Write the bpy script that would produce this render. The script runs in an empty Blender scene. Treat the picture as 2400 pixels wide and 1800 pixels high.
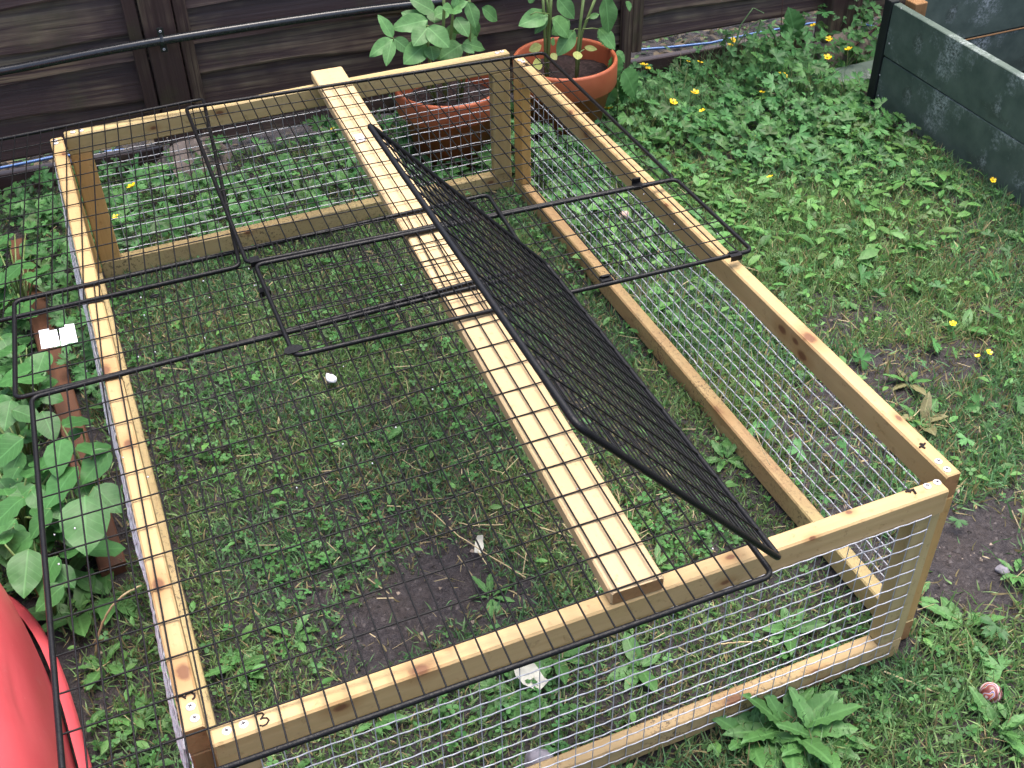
import bpy, bmesh, math, random
import numpy as np
from mathutils import Vector, Matrix, noise as mnoise

# ------------------------------------------------------------------ camera, sky, sun, exposure
C = bpy.context.scene.collection
SC = bpy.context.scene
RM = np.array([[0.9222583, -0.3861989, -0.0170314], [-0.2571467, -0.5799881, -0.7729744], [0.2886438, 0.7172616, -0.6342086]])
CP = np.array([0.0803111, -0.8962045, 1.6454988]); FPX = 2672.63
cam_d = bpy.data.cameras.new('camera'); cam = bpy.data.objects.new('camera', cam_d); C.objects.link(cam)
cam_d.sensor_width = 36.0; cam_d.lens = FPX / 2400 * 36.0; cam_d.clip_end = 200; cam_d.clip_start = 0.02
cam.matrix_world = Matrix(((RM[0][0], -RM[1][0], -RM[2][0], CP[0]), (RM[0][1], -RM[1][1], -RM[2][1], CP[1]), (RM[0][2], -RM[1][2], -RM[2][2], CP[2]), (0, 0, 0, 1)))
SC.camera = cam
SUN_EL, SUN_AZ = math.radians(78), math.radians(60)      # azimuth measured from +Y towards +X
w = bpy.data.worlds.new('World'); SC.world = w; w.use_nodes = True
nt = w.node_tree; bg = nt.nodes['Background']
sky = nt.nodes.new('ShaderNodeTexSky'); sky.sky_type = 'NISHITA'; sky.sun_disc = False
sky.sun_elevation = SUN_EL; sky.sun_rotation = SUN_AZ; sky.air_density = 1.0; sky.dust_density = 6.0; sky.ozone_density = 1.0
nt.links.new(sky.outputs[0], bg.inputs[0]); bg.inputs[1].default_value = 0.15
sl = bpy.data.lights.new('sun', 'SUN'); so = bpy.data.objects.new('sun', sl); C.objects.link(so)
sl.energy = 1.5; sl.angle = math.radians(42); sl.color = (1, 0.98, 0.95)
sd = Vector((math.sin(SUN_AZ) * math.cos(SUN_EL), math.cos(SUN_AZ) * math.cos(SUN_EL), math.sin(SUN_EL)))
so.rotation_euler = sd.to_track_quat('Z', 'Y').to_euler()
SC.view_settings.view_transform = 'Standard'; SC.view_settings.look = 'None'
SC.view_settings.exposure = 1.42; SC.view_settings.gamma = 1.0

rng = np.random.default_rng(7); random.seed(7)

# ------------------------------------------------------------------ helpers
def ray(u, v):
    return RM.T @ np.array([(u - 1200) / FPX, (v - 900) / FPX, 1.0])
def onz(u, v, z=0.0):
    d = ray(u, v); return Vector(CP + d * (z - CP[2]) / d[2])
def ony(u, v, y):
    d = ray(u, v); return Vector(CP + d * (y - CP[1]) / d[1])

def tag(o, label=None, cat=None, group=None, kind=None):
    if label: o['label'] = label
    if cat: o['category'] = cat
    if group: o['group'] = group
    if kind: o['kind'] = kind
    return o
def empty(name, loc, label=None, cat=None, group=None):
    o = bpy.data.objects.new(name, None); C.objects.link(o); o.empty_display_size = 0.05
    o.matrix_world = Matrix.Translation(loc); return tag(o, label, cat, group)
def wmat(o):
    return (wmat(o.parent) @ o.matrix_parent_inverse @ o.matrix_basis) if o.parent else o.matrix_basis.copy()
def put(name, me, mat=None, parent=None, mw=None, kind=None):
    o = bpy.data.objects.new(name, me); C.objects.link(o)
    if mat and not me.materials:
        me.materials.append(mat)
        if me.name.startswith('rail') and mat.name.startswith(('pine', 'pale')): me.materials.append(M['endgrain'])
    if parent:
        o.parent = parent; o.matrix_parent_inverse = wmat(parent).inverted()
    if mw is not None: o.matrix_basis = mw
    if kind: o['kind'] = kind
    return o

class MB:
    def __init__(s): s.v = []; s.f = []
    def add(s, vs, fs, M=None):
        n = len(s.v)
        s.v += [tuple(M @ Vector(p)) if M else tuple(p) for p in vs]
        s.f += [tuple(i + n for i in f) for f in fs]; return s
    def box(s, a, b, M=None):
        x0, y0, z0 = a; x1, y1, z1 = b
        return s.add([(x0,y0,z0),(x1,y0,z0),(x1,y1,z0),(x0,y1,z0),(x0,y0,z1),(x1,y0,z1),(x1,y1,z1),(x0,y1,z1)],
                     [(0,3,2,1),(4,5,6,7),(0,1,5,4),(1,2,6,5),(2,3,7,6),(3,0,4,7)], M)
    def tube(s, path, r, n=6, cap=True, closed=False):
        P = [Vector(p) for p in path]; m = len(P); base = len(s.v); up = None
        for i, p in enumerate(P):
            a = P[(i - 1) % m] if closed or i > 0 else P[i]; b = P[(i + 1) % m] if closed or i < m - 1 else P[i]
            t = (b - a).normalized()
            if up is None: up = Vector((0, 0, 1)) if abs(t.z) < 0.9 else Vector((1, 0, 0))
            sd_ = t.cross(up).normalized(); up = sd_.cross(t).normalized()
            rr = r[i] if hasattr(r, '__len__') else r
            for k in range(n):
                q = 2 * math.pi * (k + .5) / n
                s.v.append(tuple(p + sd_ * (rr * math.cos(q)) + up * (rr * math.sin(q))))
        for i in range(m if closed else m - 1):
            j = (i + 1) % m
            for k in range(n):
                k2 = (k + 1) % n
                s.f.append((base + i*n + k, base + i*n + k2, base + j*n + k2, base + j*n + k))
        if cap and not closed:
            s.f.append(tuple(base + k for k in range(n - 1, -1, -1))); s.f.append(tuple(base + (m-1)*n + k for k in range(n)))
        return s
    def lathe(s, prof, n=40, close=False):
        base = len(s.v)
        for r, z in prof:
            for k in range(n): s.v.append((r*math.cos(2*math.pi*k/n), r*math.sin(2*math.pi*k/n), z))
        for i in range(len(prof) - 1):
            for k in range(n):
                k2 = (k+1) % n; s.f.append((base+i*n+k, base+i*n+k2, base+(i+1)*n+k2, base+(i+1)*n+k))
        return s
    def mesh(s, name, smooth=False):
        me = bpy.data.meshes.new(name); me.from_pydata(s.v, [], s.f); me.update()
        if smooth: me.polygons.foreach_set('use_smooth', [True]*len(me.polygons))
        return me

def np_mesh(name, V, F, col=None, smooth=False):
    me = bpy.data.meshes.new(name); V = np.asarray(V, np.float32); F = np.asarray(F, np.int32); k = F.shape[1]
    me.vertices.add(len(V)); me.vertices.foreach_set('co', V.ravel())
    me.loops.add(F.size); me.loops.foreach_set('vertex_index', F.ravel())
    me.polygons.add(len(F)); me.polygons.foreach_set('loop_start', np.arange(0, F.size, k, dtype=np.int32))
    me.polygons.foreach_set('loop_total', np.full(len(F), k, np.int32))
    if smooth: me.polygons.foreach_set('use_smooth', np.ones(len(F), bool))
    if col is not None:
        a = me.attributes.new('col', 'FLOAT_COLOR', 'POINT'); c4 = np.ones((len(V), 4), np.float32); c4[:, :3] = col
        a.data.foreach_set('color', c4.ravel())
    me.update(); return me

# ------------------------------------------------------------------ materials
class NT:
    def __init__(s, name):
        s.m = bpy.data.materials.new(name); s.m.use_nodes = True; s.t = s.m.node_tree
        s.p = s.t.nodes['Principled BSDF']; s.o = s.t.nodes['Material Output']
    def n(s, typ, **kw):
        nd = s.t.nodes.new(typ)
        for k, v in kw.items():
            if hasattr(nd, k) and k not in ('inputs',): setattr(nd, k, v)
        return nd
    def set(s, sock, v):
        if hasattr(v, 'is_output') or isinstance(v, bpy.types.NodeSocket): s.t.links.new(v, sock)
        else: sock.default_value = v
    def math(s, op, a, b=0.0, clamp=False):
        nd = s.n('ShaderNodeMath', operation=op, use_clamp=clamp); s.set(nd.inputs[0], a); s.set(nd.inputs[1], b); return nd.outputs[0]
    def vmul(s, a, v):
        nd = s.n('ShaderNodeVectorMath', operation='MULTIPLY'); s.set(nd.inputs[0], a); s.set(nd.inputs[1], v); return nd.outputs[0]
    def noise(s, vec, scale, detail=4, rough=.55, dist=0.0):
        nd = s.n('ShaderNodeTexNoise'); s.set(nd.inputs['Vector'], vec); nd.inputs['Scale'].default_value = scale
        nd.inputs['Detail'].default_value = detail; nd.inputs['Roughness'].default_value = rough; nd.inputs['Distortion'].default_value = dist
        return nd.outputs['Fac']
    def ramp(s, fac, stops):
        nd = s.n('ShaderNodeValToRGB'); s.set(nd.inputs[0], fac); e = nd.color_ramp.elements
        while len(e) < len(stops): e.new(0.5)
        for i, (p, c) in enumerate(stops):
            e[i].position = p; e[i].color = (*c, 1) if len(c) == 3 else c
        return nd.outputs[0]
    def mix(s, fac, a, b, mode='MIX'):
        nd = s.n('ShaderNodeMix', data_type='RGBA', blend_type=mode); s.set(nd.inputs[0], fac)
        for i, v in ((6, a), (7, b)): s.set(nd.inputs[i], (*v, 1) if isinstance(v, tuple) and len(v) == 3 else v)
        return nd.outputs[2]
    def mapr(s, v, a, b, c=0.0, d=1.0):
        nd = s.n('ShaderNodeMapRange'); s.set(nd.inputs[0], v)
        for i, q in enumerate((a, b, c, d)): nd.inputs[i+1].default_value = q
        return nd.outputs[0]
    def bump(s, h, strength=.3, dist=.002):
        nd = s.n('ShaderNodeBump'); s.set(nd.inputs['Height'], h); nd.inputs['Strength'].default_value = strength
        nd.inputs['Distance'].default_value = dist; s.t.links.new(nd.outputs[0], s.p.inputs['Normal'])
    def coord(s, which='Object'): return s.n('ShaderNodeTexCoord').outputs[which]
    def fin(s, col=None, rough=.6, spec=.4, metal=0.0):
        if col is not None: s.set(s.p.inputs['Base Color'], (*col, 1) if isinstance(col, tuple) and len(col) == 3 else col)
        s.set(s.p.inputs['Roughness'], rough); s.p.inputs['Specular IOR Level'].default_value = spec; s.p.inputs['Metallic'].default_value = metal
        return s.m

def wood_mat(name, light, dark, seed, knots=(), stain=None, grain=1.0, rough=.62, mud=False):
    """pine: grain runs along local X; knots = (x, y, z, radius) in local coordinates"""
    N = NT(name); co = N.coord()
    off = N.n('ShaderNodeVectorMath', operation='ADD'); N.set(off.inputs[0], co); off.inputs[1].default_value = (seed*3.7, seed*1.3, seed*2.1)
    v = off.outputs[0]
    # bend the grain round the knots
    kf = None; ring = None
    for (kx, ky, kz, kr) in knots:
        d = N.n('ShaderNodeVectorMath', operation='SUBTRACT'); N.set(d.inputs[0], co); d.inputs[1].default_value = (kx, ky, kz)
        s_ = N.vmul(d.outputs[0], (0.62, 1.0, 1.0)); ln = N.n('ShaderNodeVectorMath', operation='LENGTH'); N.set(ln.inputs[0], s_)
        wob = N.math('ADD', ln.outputs['Value'], N.math('MULTIPLY', N.math('SUBTRACT', N.noise(v, 90, 2), .5), kr*.7))
        k = N.mapr(wob, kr*1.15, kr*.6); h = N.mapr(wob, kr*3.2, kr*.8)
        kf = k if kf is None else N.math('MAXIMUM', kf, k); ring = h if ring is None else N.math('MAXIMUM', ring, h)
    gv = N.vmul(v, (1.4, 34*grain, 34*grain))
    g1 = N.noise(gv, 1.0, 5, .62, .35 if ring is None else .5)
    g2 = N.noise(N.vmul(v, (3.0, 150, 150)), 1.0, 3, .6)
    g3 = N.noise(v, 5.0, 3)
    f = N.math('ADD', N.math('MULTIPLY', g1, .62), N.math('MULTIPLY', g2, .38))
    mid = tuple((a + b)/2 for a, b in zip(light, dark))
    c = N.ramp(f, [(.30, dark), (.47, mid), (.66, light)])
    c = N.mix(N.mapr(g3, .45, .75, 0, .45), c, (mid[0]*.9, mid[1]*.92, mid[2]*.75))
    if stain: c = N.mix(N.math('MULTIPLY', N.mapr(N.noise(v, 3.2, 4, .6), .4, .62), stain[3]), c, stain[:3])
    if ring is not None:
        c = N.mix(N.math('MULTIPLY', ring, .55), c, (light[0]*.52, light[1]*.33, light[2]*.2))
        c = N.mix(N.math('MULTIPLY', kf, .85), c, (.12, .045, .022))
    dirt = N.mapr(N.noise(v, 38, 4, .7), .66, .8, 0, .35)
    c = N.mix(dirt, c, (dark[0]*.35, dark[1]*.33, dark[2]*.3))
    if mud:
        sp = N.math('MULTIPLY', N.mapr(N.noise(v, 150, 3, .7), .54, .60), N.mapr(N.noise(v, 9, 3), .38, .6)); c = N.mix(N.math('MULTIPLY', sp, .75), c, (.045, .032, .024))
    dent = N.mapr(N.noise(v, 70, 3, .6), .28, .40); c = N.mix(N.math('MULTIPLY', N.math('SUBTRACT', 1.0, dent), .35), c, (dark[0]*.5, dark[1]*.42, dark[2]*.35))
    N.bump(N.math('ADD', f, N.math('MULTIPLY', dent, .5)), .45, .0014)
    return N.fin(c, N.mapr(g2, .3, .7, rough-.08, rough+.1), .35)

def plain_mat(name, col, rough=.5, spec=.4, metal=0, var=.12, scale=30, bump=0):
    N = NT(name); n_ = N.noise(N.coord(), scale, 4)
    c = N.mix(N.mapr(n_, .3, .7), tuple(x*(1-var) for x in col), tuple(min(1, x*(1+var)) for x in col))
    if bump: N.bump(n_, bump, .002)
    return N.fin(c, rough, spec, metal)

def leaf_mat(name, col=None, vein=None, trans=.32, rough=.45, spec=.25):
    """col None: colour comes from the per-leaf attribute; vein: lighter midrib and side veins in local leaf space"""
    N = NT(name); co = N.coord()
    if col is None:
        at = N.n('ShaderNodeAttribute', attribute_name='col'); c = at.outputs['Color']
        v = N.mapr(N.noise(co, 60, 3), .3, .7, .75, 1.25)
        c = N.mix(1.0, c, v, 'MULTIPLY')
    else:
        oi = N.n('ShaderNodeObjectInfo'); base = N.mix(N.mapr(oi.outputs['Random'], 0, 1), tuple(x*.78 for x in col), tuple(x*1.25 for x in col))
        c = N.mix(N.mapr(N.noise(co, 5, 4), .35, .7, 0, .5), base, tuple(x*.6 for x in col))
        sep = N.n('ShaderNodeSeparateXYZ'); N.set(sep.inputs[0], co)
        ay = N.math('ABSOLUTE', sep.outputs[1])
        rib = N.mapr(ay, .028, .008)
        diag = N.math('FRACT', N.math('MULTIPLY', N.math('SUBTRACT', sep.outputs[0], N.math('MULTIPLY', ay, .8)), 7.0))
        side = N.math('MULTIPLY', N.mapr(N.math('ABSOLUTE', N.math('SUBTRACT', diag, .5)), .12, .02), .16)
        vf = N.math('MAXIMUM', N.math('MULTIPLY', rib, .42), side)
        c = N.mix(vf, c, tuple(min(1, x*1.7 + .02) for x in col))
        N.bump(N.math('SUBTRACT', 1.0, vf), .25, .002)
    N.fin(c, rough, spec)
    tr = N.n('ShaderNodeBsdfTranslucent'); N.set(tr.inputs[0], N.mix(1.0, c, (.95, 1.12, .70), 'MULTIPLY'))
    ms = N.n('ShaderNodeMixShader'); ms.inputs[0].default_value = trans
    N.t.links.new(N.p.outputs[0], ms.inputs[1]); N.t.links.new(tr.outputs[0], ms.inputs[2]); N.t.links.new(ms.outputs[0], N.o.inputs[0])
    return N.m

M = {}
# black plastic-coated steel
N = NT('black_coated_steel'); co = N.coord('Generated'); n_ = N.noise(N.coord(), 420, 3, .6)
N.bump(n_, .5, .0015); M['black'] = N.fin(N.mix(N.mapr(N.noise(N.coord(), 40, 3), .62, .75, 0, .35), (.005, .005, .006), (.02, .014, .012)), N.mapr(n_, .3, .7, .25, .5), .22)
N = NT('galvanised_wire'); n_ = N.noise(N.coord(), 90, 3); M['galv'] = N.fin(N.ramp(n_, [(.3, (.27, .28, .31)), (.6, (.45, .46, .51))]), .45, .4, .12)
M['screw'] = plain_mat('zinc_screw', (.60, .585, .60), .4, .4, .2)
M['ink'] = plain_mat('marker_ink', (.016, .010, .010), .6, .2)
M['white_tag'] = plain_mat('white_plastic', (.9, .9, .93), .35, .4, 0, .03)

N = NT('ground_soil'); co = N.coord(); a = N.noise(co, 9, 6, .65); b = N.noise(co, 85, 5, .7); d = N.noise(co, 2.2, 3)
c = N.ramp(b, [(.28, (.014, .012, .014)), (.5, (.042, .036, .040)), (.74, (.090, .080, .085))])
c = N.mix(N.mapr(a, .45, .7, 0, .5), c, (.066, .050, .042)); c = N.mix(N.mapr(N.noise(co, 240, 2), .68, .78, 0, .6), c, (.16, .12, .085))
N.bump(N.math('ADD', N.math('ADD', b, N.math('MULTIPLY', a, .7)), N.math('MULTIPLY', N.noise(co, 300, 3, .7), .35)), 1.0, .014); M['soil'] = N.fin(c, .62, .35)

M['leaf_mix'] = leaf_mat('mixed_leaf')
M['grass'] = leaf_mat('grass_blade', None, None, .34, .5, .2)
M['potato'] = leaf_mat('potato_leaf', (.072, .200, .060), True, .25, .38)
M['pot_leaf'] = leaf_mat('seedling_leaf', (.110, .250, .085), True, .25, .45)
M['coty'] = leaf_mat('yellowing_leaf', (.38, .42, .13), True, .25, .5)
M['nettle'] = leaf_mat('nettle_leaf', (.062, .165, .048), True, .2, .5)
M['dock'] = leaf_mat('weed_leaf', (.078, .190, .055), True, .25, .42)
M['pale_blade'] = leaf_mat('pale_grass_blade', (.17, .27, .12), True, .3, .5)
M['withered'] = leaf_mat('withered_leaf', (.16, .15, .07), True, .2, .6)
M['stem'] = plain_mat('green_stem', (.13, .19, .06), .5)
M['petal'] = plain_mat('buttercup_petal', (.85, .58, .015), .3, .5, 0, .08, 60)
M['centre'] = plain_mat('buttercup_centre', (.55, .36, .01), .6)
M['straw'] = plain_mat('dry_straw', (.42, .33, .19), .7, .2, 0, .25, 20)
N = NT('terracotta'); co = N.coord(); n_ = N.noise(co, 14, 5); s_ = N.n('ShaderNodeSeparateXYZ'); N.set(s_.inputs[0], co)
c = N.mix(N.mapr(n_, .3, .7), (.27, .066, .026), (.36, .098, .042)); c = N.mix(N.mapr(N.noise(co, 6, 4, .7), .6, .75, 0, .4), c, (.42, .22, .13))
N.bump(N.noise(co, 160, 3), .15, .001); M['terra'] = N.fin(c, .55, .4)
M['compost'] = plain_mat('dark_compost', (.022, .014, .014), .8, .2, 0, .7, 120, 1.0)

def fence_mat(name, seed):
    N = NT(name); co = N.coord(); off = N.n('ShaderNodeVectorMath', operation='ADD'); N.set(off.inputs[0], co); off.inputs[1].default_value = (seed*1.9, seed, seed*.7); v = off.outputs[0]
    g = N.noise(N.vmul(v, (2.2, 75, 85)), 1, 5, .65, .3); big = N.noise(v, 2.4, 4, .6)
    c = N.ramp(g, [(.25, (.032, .017, .016)), (.55, (.048, .027, .025)), (.8, (.068, .041, .036))])
    wear = N.math('MULTIPLY', N.mapr(big, .46, .62), N.mapr(g, .42, .62))
    c = N.mix(N.math('MULTIPLY', wear, .75), c, (.24, .185, .115))
    c = N.mix(N.math('MULTIPLY', N.mapr(N.noise(v, 4.5, 5, .65), .58, .72), .45), c, (.05, .055, .018))
    sp = N.mapr(N.noise(v, 190, 2), .74, .8, 0, .6); c = N.mix(sp, c, (.22, .19, .16))
    N.bump(g, .7, .003); return N.fin(c, .5, .4)
M['fence'] = [fence_mat('stained_fence_board_%d' % i, i*2.3 + 1) for i in range(4)]
N = NT('green_painted_board'); co = N.coord(); g = N.noise(N.vmul(co, (3, 40, 40)), 1, 4); b = N.noise(co, 5.5, 6, .7)
c = N.ramp(N.noise(co, 18, 5, .6), [(.3, (.056, .082, .068)), (.7, (.096, .128, .106))])
dk = N.mapr(N.noise(co, 11, 2, .4), .64, .72, 0, .6); c = N.mix(dk, c, (.045, .060, .046))
bloom = N.math('MULTIPLY', N.mapr(b, .54, .66), N.mapr(N.noise(co, 120, 4, .75), .42, .6)); c = N.mix(N.math('MULTIPLY', bloom, .8), c, (.40, .44, .44))
N.bump(g, .25, .001); M['green'] = N.fin(c, .6, .3)
N = NT('red_plastic'); co = N.coord(); n_ = N.noise(co, 8, 4)
c = N.mix(N.mapr(n_, .35, .7), (.44, .055, .068), (.50, .075, .088)); c = N.mix(N.mapr(N.noise(co, 130, 2), .75, .8, 0, .5), c, (.7, .35, .35))
N.bump(N.noise(co, 260, 3), .12, .001); M['red'] = N.fin(N.mix(N.mapr(N.noise(co, 22, 5, .75), .62, .72, 0, .35), c, (.52, .22, .22)), .48, .4)
N = NT('marbled_rubber'); co = N.coord(); wv = N.n('ShaderNodeTexWave', wave_type='BANDS', bands_direction='DIAGONAL'); N.set(wv.inputs[0], co)
wv.inputs['Scale'].default_value = 28; wv.inputs['Distortion'].default_value = 7; wv.inputs['Detail'].default_value = 1.0; wv.inputs['Detail Scale'].default_value = 1.1
M['marble'] = N.fin(N.ramp(wv.outputs['Fac'], [(0, (.10, .025, .022)), (.34, (.20, .045, .03)), (.40, (.62, .56, .55)), (.45, (.12, .10, .26)), (.56, (.12, .10, .26)), (.62, (.55, .40, .18)), (.68, (.30, .05, .045)), (.88, (.20, .04, .04)), (1, (.6, .5, .5))]), .35, .5)
M['pipe'] = plain_mat('black_pipe', (.016, .017, .019), .22, .6, 0, .3, 60, .15)
M['blue'] = plain_mat('blue_hose', (.09, .19, .44), .45)
M['stone_white'] = plain_mat('white_stone', (.72, .72, .78), .6)
M['stone_pink'] = plain_mat('pink_stone', (.42, .28, .24), .7, .3, 0, .3)
M['stone_grey'] = plain_mat('grey_stone', (.20, .19, .22), .7, .3, 0, .4)
M['concrete'] = plain_mat('rough_concrete', (.20, .16, .135), .85, .2, 0, .45, 35, 1.0)
M['paper'] = plain_mat('bleached_leaf', (.46, .45, .38), .7, .2, 0, .2)
M['twig'] = plain_mat('twig_bark', (.10, .055, .045), .7, .2, 0, .4)
M['edging'] = wood_mat('brown_edging_wood', (.13, .052, .026), (.05, .022, .013), 3.3)
M['dark_batten'] = plain_mat('dark_batten', (.010, .013, .013), .7)
M['endgrain'] = wood_mat('end_grain', (.34, .185, .085), (.22, .11, .045), 4.2)
M['raw'] = wood_mat('raw_end_wood', (.30, .165, .07), (.18, .085, .03), 8)

# ------------------------------------------------------------------ ground
def bumpy(x, y):
    return .006*np.sin(5.1*x + 1.3*y) + .005*np.sin(-3.3*x + 6.7*y + 1) + .004*np.sin(11*x + 2) * np.sin(9*y + 1) + .003*np.sin(23*x - 7*y)*np.sin(19*y + 5*x)
def gz(x, y): return bumpy(np.asarray(x, float), np.asarray(y, float)) - .004
xs = np.concatenate([np.linspace(-25, -1.6, 10), np.arange(-1.4, 4.4, .03), np.linspace(4.7, 25, 10)])
ys = np.concatenate([np.linspace(-20, -1.6, 10), np.arange(-1.4, 3.4, .03), np.linspace(3.7, 30, 10)])
X, Y = np.meshgrid(xs, ys); Z = gz(X, Y)
V = np.stack([X, Y, Z], -1).reshape(-1, 3); nx = len(xs)
i, j = np.meshgrid(np.arange(nx - 1), np.arange(len(ys) - 1)); q = (j*nx + i).ravel()
F = np.stack([q, q + 1, q + 1 + nx, q + nx], -1)
g = put('ground', np_mesh('ground', V, F, smooth=True), M['soil'], kind='structure')

# ------------------------------------------------------------------ wooden run
WOOD_L, WOOD_D = (.47, .335, .172), (.37, .25, .112)
GREEN_L, GREEN_D = (.43, .335, .172), (.335, .25, .112)
def rail_mesh(L, wy, hz, seed, seg=14, bev=.003):
    """rounded bar along local X, centred in y and z, x from 0 to L, a little uneven"""
    r_ = random.Random(seed); sec = []
    y, z = wy/2, hz/2
    for (sy, sz) in ((-1,-1), (1,-1), (1,1), (-1,1)):
        pts = [(sy*y, sz*(z - bev)), (sy*(y - bev), sz*z)]
        if sy*sz < 0: pts.reverse()
        sec += pts if True else []
    # order corners so the loop runs round once
    sec = [(-y, -z+bev), (-y+bev, -z), (y-bev, -z), (y, -z+bev), (y, z-bev), (y-bev, z), (-y+bev, z), (-y, z-bev)]
    mb = MB(); n = 8; ph = r_.random()*6
    stations = [0, .0025] + [L*k/seg for k in range(1, seg)] + [L - .0025, L]
    for k, x in enumerate(stations):
        e = .94 if k in (0, len(stations)-1) else 1.0
        dy = .0012*math.sin(x*3 + ph); dz = .0009*math.sin(x*4.3 + ph*2)
        for (a, b) in sec: mb.v.append((x, a*e + dy + r_.uniform(-.0002, .0002), b*e + dz + r_.uniform(-.0002, .0002)))
    m = len(stations)
    for i in range(m - 1):
        for k in range(n):
            k2 = (k+1) % n; mb.f.append((i*n+k, (i+1)*n+k, (i+1)*n+k2, i*n+k2))
    mb.f.append(tuple(range(n))); mb.f.append(tuple((m-1)*n + k for k in range(n-1, -1, -1)))
    me = mb.mesh('rail'); nf = len(mb.f); me.polygons.foreach_set('material_index', [0]*(nf - 2) + [1, 1]); return me
def axes(o, ex, ez):
    ex = Vector(ex).normalized(); ez = Vector(ez); ez = (ez - ex*ez.dot(ex)).normalized(); ey = ez.cross(ex)
    return Matrix(((ex.x, ey.x, ez.x, o[0]), (ex.y, ey.y, ez.y, o[1]), (ex.z, ey.z, ez.z, o[2]), (0, 0, 0, 1)))
SEED = [0]
def timber(name, parent, p0, p1, wy, hz, ez=(0,0,1), knots=(), cols=None, stain=None, label=None):
    """p0,p1 centre-line ends; knots given in world coordinates (x,y,z,r)"""
    SEED[0] += 1; p0, p1 = Vector(p0), Vector(p1); L = (p1 - p0).length
    mw = axes(p0, p1 - p0, ez); inv = mw.inverted()
    kk = [(*(inv @ Vector(k[:3])), k[3]) for k in knots]
    l, d = cols or (WOOD_L, WOOD_D); low = name == 'bottom_rail'
    stain = stain or (.24, .155, .07, .38)
    o = put(name, rail_mesh(L, wy, hz, SEED[0]), wood_mat('pine_%02d' % SEED[0], l, d, SEED[0]*1.37, kk, stain, mud=low), parent, mw)
    if label: o['label'] = label
    return o
run = empty('rabbit_run_frame', (.6, .9, 0), 'new pine rabbit run frame with galvanised wire mesh sides standing on the grass', 'rabbit run')
T, Hh = .029, .051; ZT = .4065; W1 = 1.2
zc = ZT - Hh/2; zb = Hh/2
def pk(u, v, plane, val, r):       # a knot seen at pixel (u, v) on a plane
    p = onz(u, v, val) if plane == 'z' else (ony(u, v, val) if plane == 'y' else Vector(CP + ray(u, v)*((val - CP[0])/ray(u, v)[0])))
    return (p.x, p.y, p.z, r)
front = timber('top_rail', run, (.031, T/2, zc), (1.1565, T/2, zc), T, Hh, knots=[pk(880, 1512, 'y', 0, .008), pk(800, 1660, 'y', 0, .007), pk(985, 1570, 'z', ZT, .009), pk(1050, 1512, 'z', ZT, .005), pk(1905, 1262, 'y', 0, .004), pk(1700, 1365, 'y', 0, .005), pk(1712, 1305, 'z', ZT, .005), pk(1990, 1200, 'z', ZT, .004)])
back = timber('top_rail', run, (.033, 1.786 + T/2, zc), (1.174, 1.786 + T/2, zc), T, Hh, knots=[pk(515, 265, 'y', 1.786, .006), pk(360, 300, 'y', 1.786, .005)], cols=(GREEN_L, GREEN_D))
left = timber('top_rail', run, (T/2, .0365, zc), (T/2, 1.789, zc), T, Hh, knots=[pk(245, 868, 'z', ZT, .012), pk(370, 1370, 'z', ZT, .009), pk(430, 1575, 'z', ZT, .010), pk(300, 1040, 'z', ZT, .007), pk(150, 360, 'z', ZT, .006)])
right = timber('top_rail', run, (W1 - T/2, .0235, zc), (W1 - T/2, 1.757, zc), T, Hh, knots=[pk(1897, 790, 'z', ZT, .011), pk(1833, 772, 'x', W1 - T, .008), pk(1880, 833, 'x', W1 - T, .009), pk(1865, 800, 'x', W1 - T, .006), pk(2107, 980, 'z', ZT, .005), pk(1335, 263, 'z', ZT, .008), pk(1372, 315, 'x', W1 - T, .009), pk(1560, 480, 'x', W1 - T, .005)])
BR = ((.42, .27, .13), (.26, .15, .07))
timber('bottom_rail', run, (.031, T/2, zb), (1.1555, T/2, zb), T, Hh, knots=[pk(1720, 1640, 'z', Hh, .011), pk(1915, 1575, 'z', Hh, .007), pk(1915, 1600, 'y', 0, .009)], stain=(.16, .11, .05, .5))
timber('bottom_rail', run, (.033, 1.786 + T/2, zb), (1.174, 1.786 + T/2, zb), T, Hh, knots=[pk(1048, 430, 'y', 1.786, .008), pk(1150, 428, 'y', 1.786, .006), pk(580, 545, 'y', 1.786, .006)], cols=(GREEN_L, GREEN_D))
timber('bottom_rail', run, (T/2, .0365, zb), (T/2, 1.789, zb), T, Hh, cols=(GREEN_L, GREEN_D))
timber('bottom_rail', run, (W1 - T/2, .0235, zb), (W1 - T/2, 1.757, zb), T, Hh, knots=[pk(1680, 955, 'x', W1 - T, .013)], cols=BR, stain=(.42, .34, .15, .7), label='bottom rail with a rusty brown stained top edge')
zp0, zp1 = Hh + .0005, ZT - Hh - .0005
PC = ((.58, .36, .14), (.36, .20, .07))
for (x, y, ax, cc) in ((.031 + Hh/2, T/2, 'x', None), (1.1555 - Hh/2, T/2, 'x', (GREEN_L, GREEN_D)), (.033 + Hh/2, 1.786 + T/2, 'x', PC), (1.174 - Hh/2, 1.786 + T/2, 'x', (GREEN_L, GREEN_D)),
                   (T/2, .0365 + Hh/2, 'y', ((.25, .14, .06), (.12, .06, .025))), (T/2, 1.789 - Hh/2, 'y', PC), (W1 - T/2, .0235 + Hh/2, 'y', PC), (W1 - T/2, 1.757 - Hh/2, 'y', ((.62, .36, .12), (.42, .22, .06)))):
    timber('post', run, (x, y, zp0), (x, y, zp1), Hh if ax == 'y' else T, T if ax == 'y' else Hh, ez=(1, 0, 0), cols=cc)

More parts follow.
